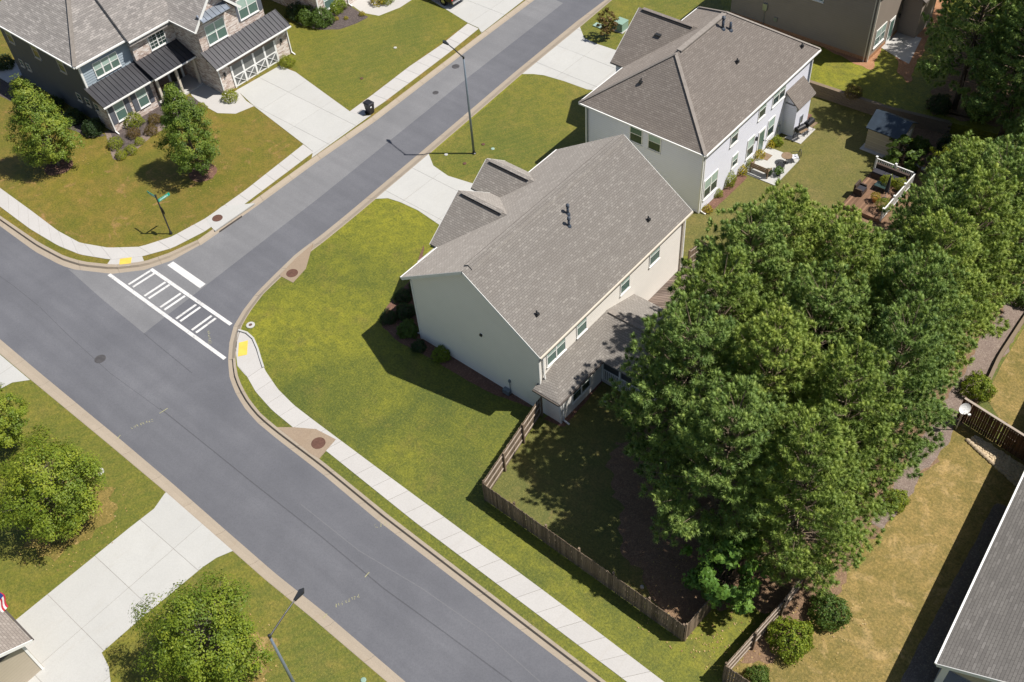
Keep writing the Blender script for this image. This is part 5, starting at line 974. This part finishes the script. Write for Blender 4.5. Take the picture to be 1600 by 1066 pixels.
for seed, h, r, z0, ncl, per, loc, lab, rz in ((11, 8.2, 2.45, .9, 480, 32, g(92, 258), 'dense leafy maple on the lawn beside the shaded side of the brick house', .3), (12, 8.2, 2.2, .9, 440, 32, g(314, 270), 'pyramidal leafy maple on the lawn in front of the brick house porch', 2.),
        (13, 6.4, 2.75, 1.0, 500, 36, g(112, 812), 'large spreading maple left of the near driveway', 1.), (14, 6.8, 2.75, .8, 520, 36, g(345, 1042), 'large leafy maple right of the near driveway at bottom', 4.), (15, 5.6, 1.9, 1.0, 200, 36, g(18, 700), 'maple cut by the left edge above the large spreading maple', .8)):
    cr, tr = tree_mesh(seed, h, r, z0, ncl, per, .145 if seed < 13 else .135, 'ovate' if seed < 13 else 'round', 'leaf_maple_deep' if seed < 13 else 'leaf_maple'); plant('maple_tree', lab, 'tree', loc, cr, trunk_mesh(tr, 'bark_grey'), group='maples on the front lawns', rz=rz)
cr, tr = tree_mesh(21, 2.9, .95, .7, 60, 30, .15, 'round', 'leaf_red'); plant('small_tree', 'small bronze leaved tree beside the green transformer box', 'tree', g(948, 60), cr, trunk_mesh(tr, 'bark'))
cr, tr = tree_mesh(22, 5.2, 2.0, .8, 100, 30, .26, 'round', 'leaf_fresh'); plant('young_tree', 'bright green young broadleaf tree at the fence end under the pines', 'tree', g(1128, 930), cr, trunk_mesh(tr, 'bark'))
cr, tr = tree_mesh(23, 2.7, 1.5, .3, 70, 26, .24, 'round', 'leaf_box'); plant('garden_tree', 'open green shrub tree between the shed and the garden deck', 'tree', g(1407, 262), cr, trunk_mesh(tr, 'bark'))
cr, tr = tree_mesh(24, 4.0, 1.5, .6, 60, 18, .28, 'round', 'leaf_lime'); plant('young_tree', 'pale yellow green young tree between deck and pines', 'tree', g(1478, 290), cr, trunk_mesh(tr, 'bark'))

def pine(seed, h, r, z0, m):
    """long-needled pine: whorls of upswept limbs that carry needle tufts"""
    rng = np.random.default_rng(seed); mb = MB(); lean = rng.normal(size=2)*.25; ax = lambda z: np.array([lean[0]*(z/h)**2, lean[1]*(z/h)**2, z]); TC = []; TD = []; TS = []
    trunk = MB().tube([tuple(ax(z)-np.array([0, 0, .05 if z == 0 else 0])) for z in np.linspace(0, h*.97, 7)], list(np.linspace(.20*h/12, .02, 7)), 9); z = z0
    while z < h-.25:
        t = (z-z0)/(h-z0); n = int(rng.integers(5, 8)); a0 = rng.uniform(0, 6.28)
        for k in range(n):
            L = r*((1-t)**.5*.95+.10)*rng.uniform(.66, 1.14); L *= min(1, .62+t*2.2); a = a0+6.283*k/n+rng.normal()*.25; el = -.12+.95*t+rng.normal()*.10; p0 = ax(z); d = np.array([np.cos(a)*np.cos(el), np.sin(a)*np.cos(el), np.sin(el)])
            pts = [p0+d*L*s+np.array([0, 0, L*.26*s*s]) for s in (0, .35, .7, 1.)]; mb.tube([tuple(p) for p in pts], [.045*(1-t*.6), .03, .018, .008], 4, caps=False); side = np.array([-np.sin(a), np.cos(a), 0])
            ns = max(3, int(L*2.5))
            for q in range(ns):
                s = .36+.64*(q+.5)/ns; b = p0+d*L*s+np.array([0, 0, L*.26*s*s]); sg = 1 if q % 2 else -1; l2 = L*.34*(1.15-s)*rng.uniform(.6, 1.2)+.18
                e = b+(d*.75+side*sg*rng.uniform(.5, 1.)+np.array([0, 0, rng.uniform(.15, .5)]))*l2; dd = (e-b)/np.linalg.norm(e-b)
                TC.append(e); TD.append(dd+np.array([0, 0, .6])); TS.append(1.)
                if l2 > .52: TC.append(b+(e-b)*.55+rng.normal(size=3)*.06); TD.append(dd*.5+np.array([0, 0, .8])); TS.append(.85)
            TC.append(pts[-1]); TD.append(d+np.array([0, 0, .7])); TS.append(1.1)
        z += rng.uniform(.34, .50)*h/12
    for q in range(5): TC.append(ax(h)+np.array([rng.normal()*.12, rng.normal()*.12, -.12*q])); TD.append(np.array([rng.normal()*.3, rng.normal()*.3, 1.])); TS.append(1.)
    TC = np.array(TC); TD = np.array(TD); TD /= np.linalg.norm(TD, axis=1, keepdims=True); TS = np.array(TS); K = 62; n = len(TC)
    D = rng.normal(size=(n, K, 3)); D /= np.linalg.norm(D, axis=2, keepdims=True); D = D+TD[:, None]*.75; D /= np.linalg.norm(D, axis=2, keepdims=True); ln = (.28*rng.uniform(.7, 1.25, (n, K, 1))*TS[:, None, None]); B = TC[:, None]-TD[:, None]*rng.uniform(0, .14, (n, K, 1))
    Sd = np.cross(D, TD[:, None]+np.array([.15, .1, .35])+rng.normal(size=(n, K, 3))*.45); Sd /= np.linalg.norm(Sd, axis=2, keepdims=True); w = .0195
    V = np.stack([B-Sd*w*.6, B+Sd*w*.6, B+D*ln*.6+Sd*w, B+D*ln], 2) if False else np.stack([B+D*ln*.05-Sd*w*.5, B+D*ln*.55+Sd*w, B+D*ln], 2)
    V = V.reshape(-1, 3); Fc = np.arange(len(V)).reshape(-1, 3); cl = rng.uniform(0, 1, n)
    ov = np.array([(1, 0, 0), (-1, 0, 0), (0, 1, 0), (0, -1, 0), (0, 0, 1), (0, 0, -1)], float); of = np.array([(0, 2, 4), (2, 1, 4), (1, 3, 4), (3, 0, 4), (2, 0, 5), (1, 2, 5), (3, 1, 5), (0, 3, 5)])
    mid = (ov[of]+ov[np.roll(of, 1, 1)]); mid /= np.linalg.norm(mid, axis=2, keepdims=True); T = np.concatenate([np.stack([ov[of[:, 0]], mid[:, 1], mid[:, 0]], 1), np.stack([ov[of[:, 1]], mid[:, 2], mid[:, 1]], 1), np.stack([ov[of[:, 2]], mid[:, 0], mid[:, 2]], 1), mid], 0)
    uq, inv = np.unique(np.round(T.reshape(-1, 3), 5), axis=0, return_inverse=True); Hv = uq[None]*rng.uniform(.3, 1.6, (n, len(uq), 1))*.092*TS[:, None, None]; Hv = Hv+(Hv*TD[:, None]).sum(2, keepdims=True)*TD[:, None]*.7; Hv = Hv+TC[:, None]+TD[:, None]*.05; Hf = inv.reshape(-1, 3)[None]+(np.arange(n)*len(uq))[:, None, None]
    b0 = len(V); V = np.concatenate([V, Hv.reshape(-1, 3)]); Fc = np.concatenate([Fc, Hf.reshape(-1, 3)+b0]); cm = raw('crown', V, Fc, m, np.concatenate([cl.repeat(K*3), cl.repeat(len(uq))])); return cm, trunk, mb
PV = []
for i, (h, r, z0, m) in enumerate(((12.0, 4.2, 2.2, 'leaf_pine'), (12.0, 4.0, 1.8, 'leaf_pine_yellow'), (12.0, 4.3, 2.4, 'leaf_pine'), (12.0, 4.1, 1.6, 'leaf_pine_yellow'), (14.0, 4.2, 3.6, 'leaf_pine'))):
    cm, tr, lb = pine(100+i, h, r, z0, m); PV.append((cm, mesh_of(tr, 'bark', 'trunk'), mesh_of(lb, 'twig', 'limbs')))
ROWS = [('in the row nearest the houses', [(-16.9, 30.5, 2, 1.0, 1.02), (-18.2, 35.0, 1, 1.0, 1.02), (-18.6, 39.0, 0, .96, 1.0), (-17.9, 42.4, 3, .88, .96), (-16.0, 44.8, 1, .80, .84)]),
        ('in the middle row', [(-13.0, 28.3, 0, 1.0, .98), (-13.2, 32.4, 3, 1.0, 1.05), (-12.7, 36.8, 2, 1.0, 1.0), (-13.3, 40.8, 1, .96, 1.0), (-12.6, 44.6, 0, .90, .78), (-11.6, 49.2, 2, .90, .90), (-11.9, 53.4, 3, .95, .88), (-12.2, 57.2, 1, .9, .68)]),
        ('in the row along the dry yard', [(-8.9, 28.9, 3, .92, .97), (-9.1, 33.0, 1, .92, 1.02), (-8.9, 37.0, 2, .90, 1.0), (-9.8, 41.0, 0, .90, 1.04), (-9.8, 45.0, 3, .90, 1.0), (-9.6, 49.2, 1, .92, 1.0), (-9.6, 53.2, 2, .95, .95), (-8.7, 57.4, 0, 1.0, .95), (-8.2, 61.6, 3, 1.0, .9)]),
        ('in the tall dark wood at upper right', [(-18.7, 71.4, 4, 1.0, 1.0), (-14.4, 69.6, 4, 1.0, .95), (-17.6, 75.6, 0, 1.0, 1.15), (-13.6, 73.6, 4, 1.0, 1.0), (-10.6, 68.6, 2, 1.05, 1.0), (-18.4, 80.0, 1, 1.0, 1.15), (-14.4, 78.0, 4, 1.0, 1.0), (-7.2, 66.2, 3, 1.05, 1.0), (-10.4, 74.8, 2, 1.05, 1.15), (-18.6, 84.6, 4, 1.0, 1.0), (-14.0, 83.0, 0, 1.0, 1.1)])]
ORD = ['first', 'second', 'third', 'fourth', 'fifth', 'sixth', 'seventh', 'eighth', 'ninth', 'tenth', 'eleventh', 'twelfth', 'thirteenth']; rng = np.random.default_rng(3)
for ri, (row, trees) in enumerate(ROWS):
    if ri == 3: trees = sorted(trees, key=lambda q: math.hypot(q[0]+21.2, q[1]-65.5))
    for i, (x, y, v, s, sz) in enumerate(trees):
        cm, tm, lm = PV[v]; lab = f'pine {ORD[i]} from the bottom fence {row} of the grove' if ri < 3 else f'tall pine {ORD[i]} from the garden shed {row}'
        o = plant('pine_tree', lab, 'tree', (x, y, TZ if y > 71.6 else 0), cm, tm, group='pines in the grove' if ri < 3 else 'tall pines of the upper wood', rz=float(rng.uniform(0, 6.28)), sc=(s, s, sz))
        q = bpy.data.objects.new('limbs', lm); COL.objects.link(q); q.parent = o

# shrubs
def shrub_mesh(seed, n, m, size, flat=.85):
    rng = np.random.default_rng(seed); d = rng.normal(size=(n, 3)); d[:, 2] = np.abs(d[:, 2])*.9-.15; d /= np.linalg.norm(d, axis=1, keepdims=True); a = np.arctan2(d[:, 1], d[:, 0]); lob = 1+.10*np.sin(3*a+seed)+.09*np.sin(5*a+d[:, 2]*6+seed)+.07*np.sin(9*a-d[:, 2]*9)
    C = d*(rng.uniform(.55, 1, (n, 1))**.4)*lob[:, None]*np.array([1, 1, flat*1.25]); C[:, 2] = np.maximum(C[:, 2]+.32*flat, .02); V, Fc = leaf_cards(C, d+rng.normal(size=(n, 3))*.5, size, rng, .7); return raw('foliage', V, Fc, m)
SM = {k: [shrub_mesh(40+i+7*j, n, m, sz) for j in range(2)] for i, (k, (n, m, sz)) in enumerate(dict(box=(4600, 'leaf_box', .11), lime=(2400, 'leaf_lime', .105), dark=(3600, 'leaf_dark', .11), yellow=(900, 'leaf_yellow', .16), red=(2400, 'leaf_red', .10), fresh=(1200, 'leaf_fresh', .16), olive=(4600, 'leaf_maple', .105)).items())}
sm_ = MB()
for k in range(5): sm_.tube([(0, 0, 0), (.3*math.cos(k*1.26), .3*math.sin(k*1.26), .55)], [.05, .015], 5)
STEM = mesh_of(sm_, 'bark', 'stem'); nsh = [0]
def shrub(u, v, r, k, label, z=0.0, group=None, tall=1.0):
    p = g(u, v, z); nsh[0] += 1; return plant('shrub', label, 'shrub', p, SM[k][nsh[0] % 2], STEM, rz=nsh[0]*1.3, sc=(r, r, r*tall), parts=('foliage', 'stem'), group=group)
gb = 'foundation shrubs of the brick house'
for u, v, r, k, lab in ((211, 194, .82, 'lime', 'large round lime green shrub under the left bay windows'), (243, 191, .60, 'red', 'bronze shrub right of the large lime shrub'), (238, 208, .58, 'red', 'bronze shrub in the middle of the dark mulch bed'), (210, 213, .58, 'red', 'bronze shrub below the large lime shrub'), (182, 229, .66, 'lime', 'lime shrub at the left house corner beside the bed edge'), (219, 224, .42, 'lime', 'small lime tuft right of the low spreading shrubs'), (206, 238, .52, 'lime', 'low spreading lime shrub right of the bed tip'), (191, 246, .50, 'lime', 'low lime shrub at the tip of the bed'), (316, 172, .52, 'lime', 'low green shrub beside the curved walk'), (361, 156, .72, 'lime', 'bright shrub left of the garage door'), (449, 102, .72, 'lime', 'bright shrub right of the garage door'), (285, 158, .55, 'lime', 'small shrub against the porch of the brick house'), (262, 190, .5, 'box', 'green shrub behind the pyramidal maple')): shrub(u, v, r, k, lab, group=gb)
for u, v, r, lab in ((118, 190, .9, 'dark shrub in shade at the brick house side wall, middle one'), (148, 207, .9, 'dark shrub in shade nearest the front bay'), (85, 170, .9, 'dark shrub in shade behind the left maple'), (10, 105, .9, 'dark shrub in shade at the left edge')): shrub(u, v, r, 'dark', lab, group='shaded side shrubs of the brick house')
for u, v, r, k, lab in ((465, 27, 1.05, 'dark', 'dark round shrub at the left of the far house bed'), (482, 33, 1.15, 'box', 'dark round shrub second from left in the far bed'), (503, 37, 1.15, 'box', 'dark round shrub nearest the viewer in the far bed'), (508, 18, 1.1, 'box', 'round shrub against the far brick wall'), (524, 16, 1.1, 'olive', 'green round shrub by the far downspout'), (592, 5, .8, 'yellow', 'yellow green shrub at the curved far walk'), (605, 4, .7, 'lime', 'lime shrub beside the yellow one at the far walk'), (526, 31, .25, 'yellow', 'tiny yellow flower clump in the far mulch'), (541, 30, .22, 'yellow', 'tiny yellow tuft right of the flower clump'), (566, 24, .3, 'yellow', 'small lime tuft at the tip of the far bed')): shrub(u, v, r, k, lab, group='shrubs of the far brick house')
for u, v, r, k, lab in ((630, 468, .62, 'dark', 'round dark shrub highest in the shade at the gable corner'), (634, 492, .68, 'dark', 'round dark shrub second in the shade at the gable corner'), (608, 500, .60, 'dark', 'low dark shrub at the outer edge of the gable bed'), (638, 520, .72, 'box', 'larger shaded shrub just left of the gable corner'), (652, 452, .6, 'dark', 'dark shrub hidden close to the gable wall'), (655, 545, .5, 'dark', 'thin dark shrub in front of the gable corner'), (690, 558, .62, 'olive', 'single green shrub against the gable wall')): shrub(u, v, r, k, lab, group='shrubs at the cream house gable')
for u, v, r, k, lab in ((1105, 330, .4, 'yellow', 'small yellow grass clump at the white house corner'), (1120, 305, .45, 'lime', 'loose climbing plant below the white house big window'), (1137, 288, .62, 'lime', 'tall lime shrub against the white house wall'), (1156, 270, .55, 'yellow', 'yellow flowering shrub left of the bench'), (1168, 258, .5, 'lime', 'green shrub just behind the bench'), (1183, 246, .55, 'yellow', 'yellow flowering shrub by the white house door'), (1203, 229, .42, 'yellow', 'yellow flowers right of the white house door'), (1213, 225, .5, 'olive', 'round green shrub between patio and grills')): shrub(u, v, r, k, lab, group='white house border plants', tall=1.4 if k == 'lime' and r > .6 else 1.)
for u, v, r, k, lab in ((1200, 275, .30, 'dark', 'small potted shrub by the bench end'), (1216, 274, .36, 'fresh', 'potted leafy plant at the patio corner')):
    p = g(u, v, .06); MB_ = thing('potted_plant', lab, 'potted plant', p); MB().lathe(p, [(.15, 0), (.20, .32), (.22, .34), (.17, .33)], 14).build('pot', 'black_metal', MB_); f = bpy.data.objects.new('foliage', SM[k][0]); COL.objects.link(f); f.parent = MB_; f.location = (0, 0, .28); f.scale = (r,)*3
for x, y, r, k, lab in ((-18.9, 60.6, .5, 'lime', 'lime leaved potted plant beside the deck sofa'), (-18.0, 60.7, .55, 'lime', 'tall lime potted plant against the deck sofa'), (-18.8, 58.6, .35, 'yellow', 'yellow potted plant by the deck armchair'), (-17.9, 58.0, .55, 'lime', 'lime potted plant at the near deck railing')):
    p = Vector((x, y, Z0+.03)); MB_ = thing('potted_plant', lab, 'potted plant', p); MB().lathe(p, [(.13, 0), (.18, .35), (.20, .37), (.15, .36)], 14).build('pot', 'terracotta' if k == 'yellow' else 'black_metal', MB_); f = bpy.data.objects.new('foliage', SM[k][1]); COL.objects.link(f); f.parent = MB_; f.location = (0, 0, .35); f.scale = (r,)*3
for u, v, r, k, lab in ((1232, 1005, 1.15, 'olive', 'broad clipped green shrub in the dry yard beside the neighbour fence'), (1292, 962, 1.05, 'box', 'rounded glossy shrub under the lowest pine'), (1183, 1061, .62, 'box', 'small dark shrub cut by the bottom edge inside the neighbour fence'), (1398, 786, .7, 'olive', 'green shrub at the pine edge beside the grey mulch strip'), (1525, 612, .95, 'olive', 'bright shrub above the satellite dish'), (1596, 470, .9, 'box', 'green shrub under the pines at the right edge'), (1435, 235, .8, 'box', 'shrub in the shade below the shed')): shrub(u, v, r, k, lab, group='yard shrubs')
for u, v, r, k, lab in ((1290, 118, .7, 'red', 'reddish shrub on top of the retaining wall'),): shrub(1332, 150, r, k, lab, TZ)

# fallen leaves on the lawns round the trees
rng = np.random.default_rng(9); C = []
for u, v, r, n in ((112, 812, 3.4, 200), (345, 1042, 3.2, 160), (92, 258, 2.6, 90), (314, 270, 2.6, 90), (1080, 930, 3.5, 220), (1150, 1000, 2.5, 120), (1260, 950, 3.0, 160)):
    p = g(u, v); a = rng.uniform(0, 6.283, n); q = r*np.sqrt(rng.uniform(0.02, 1, n)); C.append(np.stack([p.x+q*np.cos(a), p.y+q*np.sin(a), np.full(n, .04)], 1))
C = np.concatenate(C); C = C[(C[:, 1] > 2)]; V, Fc = leaf_cards(C, np.array([0, 0, 1.])+rng.normal(size=C.shape)*.25, .10, rng, .8)
leaf('leaf_fallen', [(.20, .11, .04), (.33, .21, .08), (.45, .33, .13), (.30, .26, .05)], .1)
fo = bpy.data.objects.new('fallen_leaves', raw('fallen_leaves', V, Fc, 'leaf_fallen')); COL.objects.link(fo); stuff(tag(fo, 'dry leaves scattered on the lawns below the trees', 'leaves'))

for i, (x, y, r, k, w) in enumerate(((-19.6, 70.6, .9, 'dark', 'nearest the retaining wall end'), (-16.8, 71.6, 1.1, 'box', 'left of the tall bare trunks'), (-17.0, 67.4, 1.0, 'dark', 'between the shed and the grove'), (-14.6, 66.4, 1.2, 'dark', 'behind the pale young tree'), (-15.6, 63.2, .9, 'box', 'right of the white railed deck'), (-12.4, 71.4, 1.2, 'dark', 'deepest in the upper wood'))):
    plant('shrub', f'dark understorey shrub {w}', 'shrub', (x, y, TZ if y > 70 else 0), SM[k][i % 2], STEM, rz=i*1.1, sc=(r, r, r*1.1), parts=('foliage', 'stem'), group='understorey shrubs of the upper wood')
